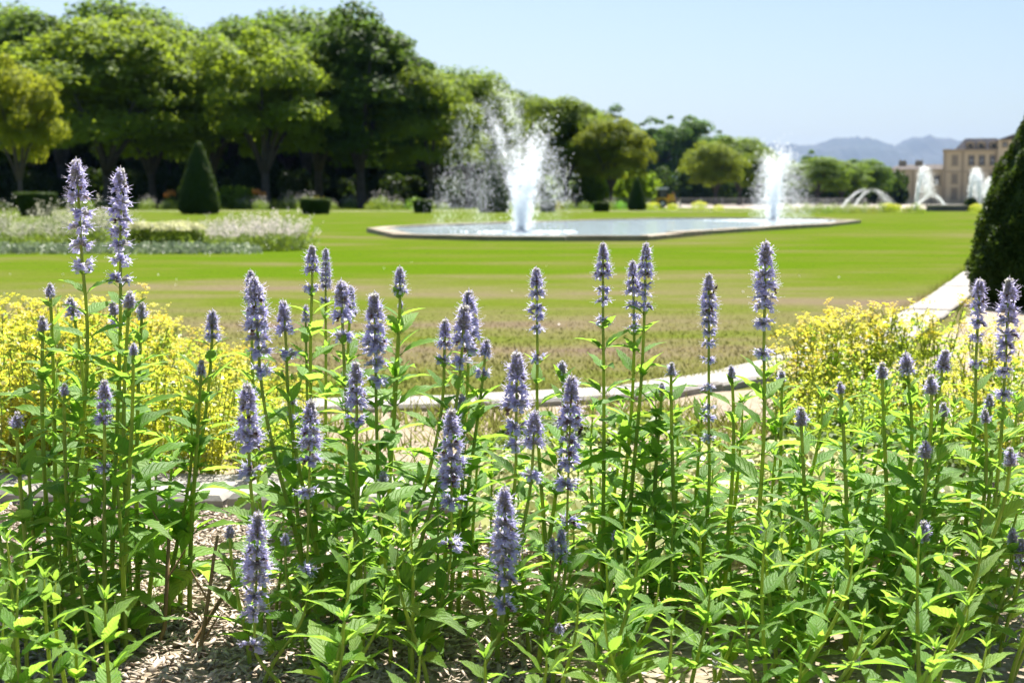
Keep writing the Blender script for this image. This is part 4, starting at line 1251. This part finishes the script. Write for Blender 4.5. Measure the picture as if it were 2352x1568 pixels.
# ------------------------------------------------------------------ giant hyssop
def leaf_mesh(seed):
    g = random.Random(seed)
    ns = 12
    droop = g.uniform(.10, .42); fold = g.uniform(.15, .6); twist = g.uniform(-.35, .35); side = g.uniform(-.08, .08); wav = g.uniform(.0, .025)
    wmax = g.uniform(.165, .225)
    V, UV, F = [], [], []
    pet = .10
    for i in range(ns + 1):
        t = i / ns
        prof = (math.sin(math.pi * min(t, 1) ** .62) ** .85 if t < 1 else 0) * (1 - .28 * t)
        prof *= 1.0 if t < .78 else 1 - (t - .78) * 1.2
        x = pet + t * (1 - pet); z = .16 * x - droop * x * x * 1.3; y0 = side * x * x
        tw = twist * t
        for s in (-1, -.5, 0, .5, 1):
            tooth = 1.0 if i % 2 else .84
            ww = wmax * prof * (tooth if abs(s) == 1 else 1.0) * s
            xx = x + (.02 if (abs(s) == 1 and i % 2) else 0) * prof
            zz = z + abs(ww) * fold * (1 - .35 * abs(s)) + wav * math.sin(t * 14 + s * 2) * abs(s)
            yy = ww * math.cos(fold * .5)
            V.append((xx, y0 + yy * math.cos(tw) - (zz - z) * math.sin(tw), z + (zz - z) * math.cos(tw) + yy * math.sin(tw))); UV.append((s, t))
    for i in range(ns):
        for k in range(4):
            a = i * 5 + k; F.append((a, a + 5, a + 6, a + 1))
    b = len(V)
    V += [(0, -.012, .006), (0, .012, .006), (pet + .01, .012, V[2][2]), (pet + .01, -.012, V[2][2]), (0, 0, -.012), (pet + .01, 0, V[2][2] - .016)]
    UV += [(0, 0)] * 6
    F += [(b, b + 3, b + 2, b + 1), (b, b + 4, b + 5, b + 3), (b + 1, b + 2, b + 5, b + 4)]
    me = bpy.data.meshes.new('leaf')
    me.from_pydata(V, [], F)
    uvl = me.uv_layers.new(name='UVMap')
    for l in me.loops: uvl.data[l.index].uv = UV[l.vertex_index]
    me.polygons.foreach_set('use_smooth', np.ones(len(F), dtype=bool))
    me.materials.append(M['leaf']); me.update()
    return me


LEAF = [leaf_mesh(s) for s in range(14)]


def floret(mb, o, d, up, L, g, open_=True, spent=False):
    """one tubular lipped flower: grey calyx, lavender tube and lips, long stamens"""
    s = d.cross(up)
    if s.length < 1e-3: s = Vector((1, 0, 0))
    s.normalize(); n = s.cross(d).normalized()
    cl = .44 * L
    rc = .115 * L
    ring = [o + d * cl + (s * math.cos(a) + n * math.sin(a)) * rc for a in (0, 1.57, 3.14, 4.71)]
    tip = [o + d * (cl * 1.28) + (s * math.cos(a) + n * math.sin(a)) * rc * 1.25 for a in (.78, 2.36, 3.93, 5.5)]
    b = [o + (s * math.cos(a) + n * math.sin(a)) * rc * .55 for a in (0, 1.57, 3.14, 4.71)]
    mb.add(b + ring + tip, [(k, (k + 1) % 4, 4 + (k + 1) % 4, 4 + k) for k in range(4)] + [(4 + k, 4 + (k + 1) % 4, 8 + k) for k in range(4)], 1)
    if not open_:
        if g.random() < .5:
            q = o + d * cl * 1.05
            mb.add([q + s * rc * .6, q - s * rc * .6, q + n * rc * .6, q + d * L * .28], [(0, 2, 3), (2, 1, 3), (1, 0, 3)], 0)
        return
    d2 = (d + Vector((0, 0, -.22 + g.uniform(-.15, .15)))).normalized()
    m0 = o + d * cl * .95
    e = o + d * L * .70 + Vector((0, 0, -.03 * L))
    rt, re = .075 * L, .15 * L
    A = [(m0, rt), (e, re)]
    ring0 = [m0 + (s * math.cos(a) + n * math.sin(a)) * rt for a in (0, 1.26, 2.51, 3.77, 5.03)]
    ring1 = [e + (s * math.cos(a) + n * math.sin(a)) * re for a in (0, 1.26, 2.51, 3.77, 5.03)]
    mi = 3 if spent else 0
    mb.add(ring0 + ring1, [(k, (k + 1) % 5, 5 + (k + 1) % 5, 5 + k) for k in range(5)], mi)
    lip = e - n * re * .9
    lw = .17 * L
    mb.add([lip + s * lw * .7, lip - s * lw * .7, lip - s * lw + d2 * .13 * L - n * .12 * L, lip + d2 * .17 * L - n * .17 * L, lip + s * lw + d2 * .13 * L - n * .12 * L], [(0, 1, 2, 3, 4)], mi)
    for q in (-1, 1):
        u_ = e + n * re * .8 + s * q * re * .4
        mb.add([u_ - s * .06 * L, u_ + s * .06 * L, u_ + d * .12 * L + s * q * .05 * L + n * .03 * L], [(0, 1, 2)], mi)
    if spent: return
    for q in range(g.choice((1, 2, 3, 3))):
        st = e; dv = (d + s * g.uniform(-.35, .35) + Vector((0, 0, g.uniform(.0, .55)))).normalized()
        ln = L * g.uniform(.34, .60)
        md = st + dv * ln * .6; en = st + dv * ln + Vector((0, 0, -.05 * L)); wd = .022 * L
        mb.add([st + s * wd, st - s * wd, md + s * wd * .8, md - s * wd * .8, en + s * wd * .4, en - s * wd * .4, st - n * wd, md - n * wd, en],
               [(0, 1, 3, 2), (2, 3, 5, 4), (0, 2, 7, 6), (1, 6, 7, 3), (2, 4, 8, 7), (3, 7, 8, 5)], 2)
        mb.add([en + Vector((0, 0, wd * 1.8)), en + s * wd * 1.8, en - s * wd * 1.8, en + dv * wd * 2.4], [(0, 1, 3), (0, 3, 2), (1, 2, 3), (0, 2, 1)], 2)


def whorl_mesh(seed, kind):
    """radius about 1 including stamens; two opposite cymes round the stem"""
    g = random.Random(seed); mb = MB()
    n = {'full': 30, 'split': 24, 'bud': 26, 'tip': 18}[kind]
    for i in range(n):
        if kind == 'split':
            a = (0 if i % 2 else math.pi) + g.gauss(0, .55)
        else:
            a = 2 * math.pi * i / n + g.uniform(-.2, .2)
        tier = (i * 7 % 5) / 4
        el = -.30 + 1.05 * tier + g.uniform(-.12, .12) if kind in ('full', 'split') else .25 + .75 * tier
        d = Vector((math.cos(a) * math.cos(el), math.sin(a) * math.cos(el), math.sin(el)))
        o = Vector((math.cos(a) * .10, math.sin(a) * .10, .10 * (tier - .5)))
        if kind in ('full', 'split'):
            op = g.random() < .80
            floret(mb, o, d, Vector((0, 0, 1)), g.uniform(.66, .82), g, op, g.random() < .05)
        else:
            floret(mb, o, d, Vector((0, 0, 1)), g.uniform(1.1, 1.45) if kind == 'bud' else g.uniform(1.3, 1.7), g, kind == 'bud' and g.random() < .18)
    return mb.mesh('whorl', [M['corolla'], M['calyx'], M['stamen'], M['spent']])


WH = {'full': [whorl_mesh(s, 'full') for s in range(6)], 'split': [whorl_mesh(10 + s, 'split') for s in range(5)],
      'bud': [whorl_mesh(20 + s, 'bud') for s in range(4)], 'tip': [whorl_mesh(30 + s, 'tip') for s in range(3)]}
TIP = MB(); TIP.tube([(0, 0, -.5), (0, 0, 0), (0, 0, .35), (0, 0, .8)], [.10, .14, .12, .01], 6); TIP = TIP.mesh('flower_spike', M['calyx'], True)
n_leaf = 0


def put_leaf(par, p, phi, el, ln, tint, nar=1.0):
    global n_leaf
    c = link('leaf', LEAF[random.randrange(14)], par, p, (random.uniform(-.3, .3), -el, phi), (ln, ln * nar, ln))
    c.color = (*tint, 1)
    n_leaf += 1


def bez(a, b, c, d, t):
    s = 1 - t
    return a * s ** 3 + b * (3 * s * s * t) + c * (3 * s * t * t) + d * t ** 3


def hyssop(spike, base_u, d, label, group, leafy=1.0, by=0.0, lf=1.0, tint=(1, 1, 1), lowest=.03):
    """spike: dict(u,v top, ub,vb end of the dense part, w px width, wh [v of lower whorls], bud) or dict(u,v) for a leafy tip"""
    T = at(spike['u'], spike['v'], d)
    if 'vb' in spike:
        B = at(spike['ub'], spike['vb'], d)
        ax = (T - B).normalized()
        vl = max(spike.get('wh') or [spike['vb']])
        Lo = T + (B - T) * ((vl - spike['v']) / (spike['vb'] - spike['v']))
    else:
        ax = Vector((random.uniform(-.08, .08), random.uniform(-.1, .1), 1)).normalized(); Lo = T.copy()
    base = Vector(((base_u - CU) / FPX * d, d + by, -.01))
    o = empty('hyssop_plant', (base.x, base.y, 0))
    off = Vector((base.x, base.y, 0))
    hh = (Lo - base).length
    p1 = base + Vector((0, 0, hh * .35)); p2 = Lo - (ax + Vector((random.uniform(-.07, .07), random.uniform(-.12, .12), 0))) * hh * .4
    pts = [bez(base, p1, p2, Lo, t / 14) for t in range(15)]
    if 'vb' in spike: pts = pts + [Lo.lerp(T, .33), Lo.lerp(T, .66), Lo.lerp(T, .93)]
    r0 = .0044 * (1 if hh > .3 else .8)
    rad = [max(.0016, r0 * (1.15 - .62 * k / (len(pts) - 1))) for k in range(len(pts))]
    if 'vb' not in spike: rad[-1] = .0009; rad[-2] *= .8
    sm = MB(); sm.tube([p - off for p in pts], rad, 6)
    link('stem', sm.mesh('stem', M['stem'], True), o)
    # spike and whorls
    if 'vb' in spike:
        mpp = d / FPX
        Rw = spike['w'] * mpp * .68
        sp = link('flower_spike', TIP, o, T - off - ax * (.5 * Rw * .6), None, Rw * .6)
        sp.rotation_mode = 'QUATERNION'
        q = ax.to_track_quat('Z', 'Y'); sp.rotation_quaternion = q
        ls = sp.scale[0]
        Ld = (T - B).length
        def whorl(dist, r, kd, squash=1.0):
            me = random.choice(WH[kd])
            c = link('whorl', me, sp, (0, 0, (.5 * Rw * .6 - dist) / ls), (random.uniform(-.1, .1), random.uniform(-.1, .1), random.uniform(-.5, .5) if kd == 'split' else random.uniform(0, 6.28)), (r / ls, r / ls, r * squash / ls))
        if spike.get('bud'):
            n = max(3, int(Ld / (Rw * .42)))
            for k in range(n):
                t = (k + .6) / n
                whorl(Ld * t, Rw * (.30 + .62 * math.sin(min(1, t * 1.25) * math.pi / 2)) * .78, 'tip' if t < .3 else 'bud')
        else:
            dist = Rw * .25; k = 0
            while dist < Ld:
                t = dist / Ld
                rr = Rw * (.28 + .80 * min(1, (dist / (Rw * 2.5))) ** .75) * random.uniform(.93, 1.06)
                kd = 'tip' if dist < Rw * .5 else ('bud' if dist < Rw * 1.25 else 'full')
                whorl(dist, rr * (.75 if kd in ('tip', 'bud') else 1), kd, 1.0 if kd in ('tip', 'bud') else .82)
                dist += Rw * (.26 if kd != 'full' else .70)
        for v in spike.get('wh') or []:
            if v <= spike['vb']: continue
            f = (v - spike['v']) / (spike['vb'] - spike['v'])
            whorl(Ld * f, Rw * random.uniform(1.0, 1.16), 'split', .72)
    # leaves: opposite, decussate pairs getting longer down the stem
    rem = 0.0
    s_pos, phi = (.004 if 'vb' not in spike else .018), random.uniform(0, 3.14)
    lens = []
    N_ = 40
    curve = [bez(base, p1, p2, Lo, 1 - t / N_) for t in range(N_ + 1)]
    acc, k = 0.0, 0
    nodes = []
    nxt = s_pos
    for a, b in zip(curve[:-1], curve[1:]):
        sl = (b - a).length
        while acc + sl >= nxt:
            nodes.append((a.lerp(b, (nxt - acc) / sl), nxt)); nxt += min(.066, .030 + .10 * nxt) * random.uniform(.9, 1.1) / leafy ** .3
        acc += sl
    for j, (p, ds) in enumerate(nodes):
        if p.z < lowest: continue
        ln = min(.122, .046 + .32 * ds) * lf * random.uniform(.82, 1.12)
        if 'vb' in spike and j == 0: ln *= .8
        el = max(-.12, .75 - 2.2 * ds) + random.uniform(-.15, .2)
        if 'vb' not in spike and j == 0: el = .75; ln *= .7
        for q in (0, math.pi):
            if random.random() > .97: continue
            put_leaf(o, p - off, phi + q + random.uniform(-.25, .25), el + random.uniform(-.2, .2), ln * random.uniform(.85, 1.1), tint, .6 if (j == 0 and 'vb' not in spike) else 1.0)
        if j == 0 and 'vb' not in spike:
            for q in range(4): put_leaf(o, p - off + Vector((0, 0, .003)), phi + 1.57 * q + random.uniform(-.3, .3), 1.05 + random.uniform(-.15, .2), random.uniform(.022, .036), tint, .7)
        if ds > .05 and random.random() < .5 * leafy:
            for q in (0, math.pi):
                if random.random() < .75:
                    for w_ in (-.5, .5):
                        put_leaf(o, p - off + Vector((math.cos(phi + q), math.sin(phi + q), .5)) * .008, phi + q + w_ + random.uniform(-.3, .3), .85 + random.uniform(-.3, .25), ln * random.uniform(.32, .58), tint)
        phi += math.pi / 2 + random.uniform(-.2, .2)
    tag(o, label, 'flower', group)
    return o


# u, v top, ub, vb dense end, width, whorls, base_u, depth, label
SPIKES = [
    (175, 366, 181, 470, 62, [491, 522, 562, 612], 118, 2.62, 'tallest hyssop, a gappy white-lavender spike against the dark trees'),
    (277, 386, 277, 448, 56, [462, 482, 506, 532, 563, 597, 642], 238, 2.66, 'second tallest hyssop, evenly tiered spike standing close to the tallest one'),
    (161, 682, 168, 718, 46, [722], 150, 2.95, 'short hyssop spike crossing behind the stem of the tallest one'),
    (258, 692, 264, 728, 44, [742], 262, 2.98, 'short hyssop spike crossing behind the stem of the second tallest one'),
    (488, 712, 487, 776, 46, [], 398, 2.75, 'lone hyssop with one stubby flaring spike at the right end of the left yellow drift'),
    (240, 872, 240, 945, 46, [962, 1074], 222, 2.45, 'hyssop with a tapering spike below the tallest pair, set before the yellow drift'),
    (463, 828, 461, 868, 34, [], 420, 2.7, 'small loose hyssop spike just below the lone stubby one'),
    (575, 620, 578, 690, 36, [], 590, 3.25, 'blurred hyssop spike peeping out behind a taller flared one'),
    (584, 634, 592, 770, 62, [778, 808, 852], 700, 2.68, 'long flared hyssop spike at the left of the central group, its stem leaning right'),
    (650, 690, 656, 778, 50, [812], 735, 2.7, 'medium hyssop spike with a folded leaf under its last whorl, beside the long flared one'),
    (717, 563, 717, 636, 42, [662], 722, 2.78, 'slim hyssop spike on a bare stem left of a blurred columnar one'),
    (748, 570, 748, 662, 27, [690], 742, 3.5, 'narrow out-of-focus hyssop column, thinnest spike in the central group'),
    (703, 700, 702, 740, 26, [], 706, 3.4, 'tiny out-of-focus hyssop spike below the narrow blurred column'),
    (784, 643, 787, 752, 60, [772], 815, 2.66, 'stout hyssop spike with a smaller twin close behind it'),
    (806, 656, 804, 720, 32, [], 822, 2.95, 'smaller twin spike directly behind the stout one'),
    (860, 672, 862, 790, 62, [802, 836, 876], 872, 2.66, 'stout hyssop spike with three detached whorls, right of the twin pair'),
    (918, 612, 919, 668, 40, [], 878, 2.78, 'small pointed hyssop spike on a long leafy stem above the tan lawn'),
    (817, 830, 819, 928, 52, [966], 818, 2.52, 'dense medium spike low in front of the twin pair'),
    (568, 880, 571, 1000, 66, [1021, 1082], 610, 2.45, 'fat lavender spike with two lower whorls left of the central clump'),
    (715, 918, 712, 1040, 56, [1056, 1130, 1308], 745, 2.45, 'tapering spike with wide-spaced whorls far down its thick stem'),
    (672, 905, 673, 935, 44, [958], 690, 2.75, 'ragged short spike half hidden behind a serrated leaf in the central clump'),
    (1077, 666, 1076, 770, 56, [802], 1010, 2.72, 'upright tall spike overlapping a nearer fat one, centre of the bed'),
    (1068, 700, 1062, 792, 60, [830], 930, 2.60, 'fat ragged spike on a stem leaning left, overlapping the taller one'),
    (1023, 732, 1021, 802, 44, [826], 900, 2.62, 'short pointed spike immediately left of the overlapping pair'),
    (1118, 778, 1113, 832, 42, [856], 1050, 2.7, 'small spike right of the overlapping pair, with a drooping leaf'),
    (1037, 938, 1037, 1092, 64, [1104, 1152, 1250], 975, 2.42, 'long dense spike with a fringe of stamens, lower centre of the clump'),
    (1187, 808, 1186, 952, 66, [980, 1020], 1130, 2.5, 'widest dense spike of the bed, standing before the edging slabs'),
    (1229, 940, 1224, 1042, 58, [1090], 1140, 2.42, 'dense spike overlapping the foot of the widest one'),
    (1313, 862, 1309, 985, 60, [1012, 1040, 1066, 1112, 1200], 1280, 2.45, 'tall tiered spike carrying a brown hoverfly, right of the widest one'),
    (1232, 615, 1233, 692, 44, [708, 726, 756, 822], 1262, 2.72, 'slender tiered spike alone against the tan lawn above the widest one'),
    (1160, 1116, 1159, 1272, 66, [1292, 1326, 1386], 1095, 2.3, 'big lavender spike deep among leaves at the bottom centre'),
    (1290, 1214, 1287, 1290, 38, [], 1240, 2.4, 'short double spike among leaves right of the big bottom-centre one'),
    (1268, 1236, 1271, 1276, 36, [], 1236, 2.38, 'small side spike leaning against the short double one'),
    (1385, 557, 1385, 640, 40, [666, 692, 737], 1388, 2.78, 'slim upright spike just left of the crossing pair'),
    (1484, 557, 1482, 640, 40, [656, 678, 704], 1440, 2.78, 'taller spike of the crossing pair near the middle of the lawn'),
    (1453, 598, 1455, 680, 38, [700, 727, 752], 1420, 2.8, 'shorter spike of the crossing pair'),
    (1628, 628, 1628, 745, 40, [763, 790, 828, 890, 938, 960, 1008], 1612, 2.72, 'long even column of whorls with a bumblebee on its right side'),
    (1759, 554, 1757, 662, 56, [682, 703, 742, 812], 1740, 2.6, 'tall spike with four detached whorls on a thick straight stem beside the right yellow drift'),
    (2080, 808, 2086, 868, 50, [], 2062, 2.6, 'forked lavender tuft in front of the right yellow drift'),
    (2172, 802, 2162, 864, 50, [], 2110, 2.6, 'stout short spike leaning right beside the forked tuft'),
    (2251, 640, 2248, 700, 44, [718, 741, 776, 836], 2225, 2.75, 'left spike of the rightmost pair in front of the huge clipped cone'),
    (2319, 638, 2313, 756, 54, [768, 790, 818, 852, 906], 2282, 2.62, 'right spike of the rightmost pair, dense and ragged before the huge cone'),
    (594, 1176, 588, 1352, 68, [1366, 1402, 1480], 640, 2.28, 'largest lavender spike, low beside the open mulch'),
    (2348, 1236, 2344, 1300, 46, [], 2320, 2.4, 'lavender spike cut by the picture edge low among leaves'),
]
for (u, v, ub, vb, wd, wh, bu, d, lab) in SPIKES:
    hyssop(dict(u=u, v=v, ub=ub, vb=vb, w=wd, wh=wh), bu, d, lab, 'hyssop stems in flower', .8)
BUDS = [(97, 725, 30, 100, 2.6), (115, 650, 28, 108, 2.65), (298, 668, 34, 282, 2.6), (325, 694, 32, 300, 2.7), (307, 788, 24, 262, 2.5), (40, 945, 32, 55, 2.45), (148, 880, 24, 150, 2.5), (1290, 828, 26, 1250, 2.75),
        (1543, 832, 26, 1560, 2.7), (1680, 838, 26, 1672, 2.7), (1521, 878, 20, 1500, 2.75), (1840, 934, 38, 1885, 2.5), (2027, 832, 32, 2060, 2.6), (2138, 860, 38, 2080, 2.5), (1930, 876, 24, 1960, 2.5), (2125, 1012, 34, 2020, 2.45), (2320, 1026, 38, 2200, 2.4),
        (2122, 1195, 40, 2035, 2.35), (1760, 1193, 30, 1800, 2.35), (2262, 938, 28, 2240, 2.55), (2272, 904, 26, 2260, 2.7), (2325, 1212, 28, 2290, 2.4), (2168, 924, 28, 2140, 2.6), (655, 1224, 24, 690, 2.4), (528, 1204, 26, 560, 2.4), (1412, 1218, 20, 1380, 2.5), (920, 690, 16, 890, 3.2), (1285, 1240 + 190, 22, 1270, 2.3), (1795, 850, 24, 1800, 2.8), (880, 1082, 30, 860, 2.6), (1060, 905, 26, 1030, 2.65)]
for (u, v, wd, bu, d) in BUDS:
    hyssop(dict(u=u, v=v, ub=u + random.uniform(-2, 2), vb=v + wd * 1.25, w=wd, wh=[], bud=True), bu, d,
           'hyssop stem with a short closed bud spike in the left clump before the yellow drift' if u < 540 else ('hyssop stem with a short closed bud spike before the right yellow drift' if u > 1780 else 'hyssop stem with a short closed bud spike in the middle of the main clump'),
           'budded stems of the left clump' if u < 540 else ('budded stems before the right drift' if u > 1780 else 'budded stems of the main clump'), 1.0)
# leafy stems without flowers
LEAFY = []
for u in np.arange(590, 2440, 46):
    LEAFY.append((u + random.uniform(-14, 14), random.uniform(1010, 1120), random.uniform(2.75, 3.3), random.uniform(-25, 25)))
for u in np.arange(600, 2440, 56):
    LEAFY.append((u + random.uniform(-18, 18), random.uniform(1130, 1290), random.uniform(2.35, 2.7), random.uniform(-30, 30)))
for u in np.arange(1350, 2440, 70):
    LEAFY.append((u + random.uniform(-20, 20), random.uniform(900, 1010), random.uniform(2.7, 3.0), random.uniform(-40, 20)))
for u in np.arange(-60, 330, 56):
    LEAFY.append((u + random.uniform(-14, 14), random.uniform(930, 1140), random.uniform(2.45, 3.0), random.uniform(-20, 20)))
for u in np.arange(-60, 250, 62):
    LEAFY.append((u + random.uniform(-14, 14), random.uniform(1160, 1320), random.uniform(2.25, 2.5), random.uniform(-20, 20)))
for u in np.arange(600, 2460, 52):
    LEAFY.append((u + random.uniform(-22, 22), random.uniform(1200, 1450), random.uniform(2.06, 2.34), random.uniform(-130, 110)))
for u in np.arange(640, 2460, 150):
    LEAFY.append((u + random.uniform(-26, 26), random.uniform(1420, 1530), random.uniform(1.98, 2.12), random.uniform(-60, 60)))
for u in np.arange(-40, 235, 45):
    LEAFY.append((u + random.uniform(-15, 15), random.uniform(1320, 1460), random.uniform(2.05, 2.2), random.uniform(-30, 10)))
for u in (360, 395, 440): LEAFY.append((u, random.uniform(960, 1060), random.uniform(2.7, 2.85), -70))
for (u, v, d, lean) in LEAFY:
    g_ = random.uniform(.85, 1.15)
    if u > 1850: lean -= random.uniform(20, 150)
    if d < 2.45 and any(abs(u + lean * .25 - q[0]) < 62 and v < max(q[5] + [q[3]]) + 30 and d < q[7] + .05 for q in SPIKES if q[3] > 900): continue
    if u < 460: lab, gr = (('leafy flowerless hyssop stem in the separate clump left of the open mulch', 'leafy stems of the left clump') if d > 2.24 else ('low flowerless hyssop shoot fronting the separate clump left of the open mulch', 'front shoots of the left clump'))
    elif d < 2.13: lab, gr = 'shortest flowerless hyssop shoot in the front row over the mulch', 'short front shoots of the main clump'
    elif d < 2.35: lab, gr = 'bushy flowerless hyssop stem near the front of the main clump', 'front stems of the main clump'
    elif d < 2.71: lab, gr = 'bushy flowerless hyssop stem in the middle of the main clump', 'middle stems of the main clump'
    else: lab, gr = 'taller flowerless hyssop stem at the back of the main clump toward the slabs', 'back stems of the main clump'
    hyssop(dict(u=u, v=v), u + lean, d, lab, gr, 1.0, lf=random.uniform(.9, 1.25), tint=(g_ * random.uniform(.92, 1.08), g_, g_ * .95))

# dry brown forked stems over the mulch, dry lavender sprigs
for k, pts in enumerate([[(395, 1570), (455, 1525), (462, 1480), (478, 1380), (490, 1290), (500, 1230)], [(375, 1575), (430, 1500), (505, 1380), (540, 1330)], [(360, 1560), (378, 1440), (384, 1330), (388, 1240)]]):
    d = 2.42 + .05 * k
    P = [at(u, v, d + .03 * j) for j, (u, v) in enumerate(pts)]
    P[0].z = -.01
    o = empty('dry_stem', (P[0].x, P[0].y, 0)); off = Vector((P[0].x, P[0].y, 0))
    mb = MB(); mb.tube([p - off for p in P], [.0042 - .0003 * j for j in range(len(P))], 7); link('stem', mb.mesh('stem', M['dry_stem'], True), o)
    for j in (2, 3):
        if j < len(P):
            mb = MB(); mb.tube([P[j] - off, P[j] - off + Vector((.03 * (-1) ** j, .01, .05))], [.0022, .0012], 5); link('twig', mb.mesh('twig', M['dry_stem']), o)
    tag(o, ['crooked brown leafless stem rising from the mulch', 'slanting brown leafless stem crossing the crooked one', 'straight brown leafless stem left of the crooked one'][k], 'stem')
for k, (u, v) in enumerate([(1645, 1508), (1968, 1505)]):
    d = 2.2; T = at(u, v, d); b = Vector((T.x + .03, d + .02, -.01))
    o = empty('lavender_sprig', (b.x, b.y, 0)); off = Vector((b.x, b.y, 0))
    mb = MB(); mb.tube([b - off, b.lerp(T, .5) - off + Vector((.01, 0, 0)), T - off], [.0016, .0014, .001], 5); link('stem', mb.mesh('stem', M['lavender_dry']), o)
    mb = MB()
    for j in range(7):
        c = T - off - Vector((0, 0, .006 * j + (.02 if j > 3 else 0)))
        for s in (-1, 1):
            q = Vector((s * .0035, .002 * (-1) ** j, .004)); mb.tube([c, c + q * .6, c + q * 1.5], [.0012, .0024, .0006], 5)
    link('flower_head', mb.mesh('flower_head', M['lavender_dry'], True), o)
    tag(o, ['dried grey lavender sprig with a full head at the front of the bed', 'dried grey lavender sprig with a bent bare head at the front of the bed'][k], 'flower')


# ------------------------------------------------------------------ insects
def insect(name, u, v, d, s, rot, fur, lab):
    o = empty(name, at(u, v, d), 0, s); o.rotation_euler = rot
    def el(n, c, r, mat, par=None):
        mb = MB(); pr = [(math.sin(math.pi * k / 8) + 1e-3, -math.cos(math.pi * k / 8)) for k in range(9)]
        mb.lathe(pr, 12); mb.v = [(c[0] + x * r[0], c[1] + y * r[1], c[2] + z * r[2]) for x, y, z in mb.v]
        return link(n, mb.mesh(n, mat, True), par or o)
    el('abdomen', (-.55, 0, 0), (.62, .36, .36), M['bee_dark']); el('abdomen_band', (-.75, 0, .02), (.20, .375, .37), M['bee_fur'] if fur else M['dry_stem'])
    el('thorax', (.2, 0, .08), (.38, .36, .36), M['bee_fur'] if fur else M['bee_dark']); el('head', (.65, 0, 0), (.2, .24, .22), M['bee_dark'])
    for sgn in (-1, 1):
        mb = MB(); mb.add([(.2, sgn * .2, .38), (-.2, sgn * .75, .55), (-.95, sgn * .8, .5), (-1.1, sgn * .5, .45), (-.5, sgn * .25, .4)], [(0, 1, 2, 3, 4)]); link('wing', mb.mesh('wing', M['wing']), o)
        for k in range(3):
            mb = MB(); mb.tube([(.3 - .25 * k, sgn * .25, -.15), (.35 - .3 * k, sgn * .55, -.25), (.3 - .35 * k, sgn * .65, -.55)], [.035, .03, .015], 4); link('leg', mb.mesh('leg', M['bee_dark']), o)
    tag(o, lab, 'insect')


insect('bumblebee', 1642, 664, 2.715, .0078, (0, R(60), R(200)), True, 'bumblebee clinging to the right side of an even hyssop column')
insect('hoverfly', 1333, 990, 2.44, .0085, (0, R(70), R(150)), False, 'slim brown hoverfly hanging on the right of a tiered hyssop spike')

# ------------------------------------------------------------------ haze
hm, nt, out = new_mat('air')
pv = N(nt, 'ShaderNodeVolumePrincipled')
pv.inputs['Color'].default_value = (0.27, 0.48, 1.0, 1)
pv.inputs['Density'].default_value = 0.000021
pv.inputs['Anisotropy'].default_value = 0.2
nt.links.new(pv.outputs[0], out.inputs['Volume'])
mb = MB(); mb.box(-9300, 9300, -90, 16300, -1.5, 640)
hz_o = link('haze', mb.mesh('haze', hm))
tag(hz_o, 'thin summer haze in the air over the park', 'haze', kind='stuff')
print('leaves', n_leaf, 'objects', len(bpy.data.objects), 'tris', sum(sum(len(p.vertices) - 2 for p in m.polygons) if len(m.polygons) < 2000 else len(m.polygons) * 2 for m in bpy.data.meshes))
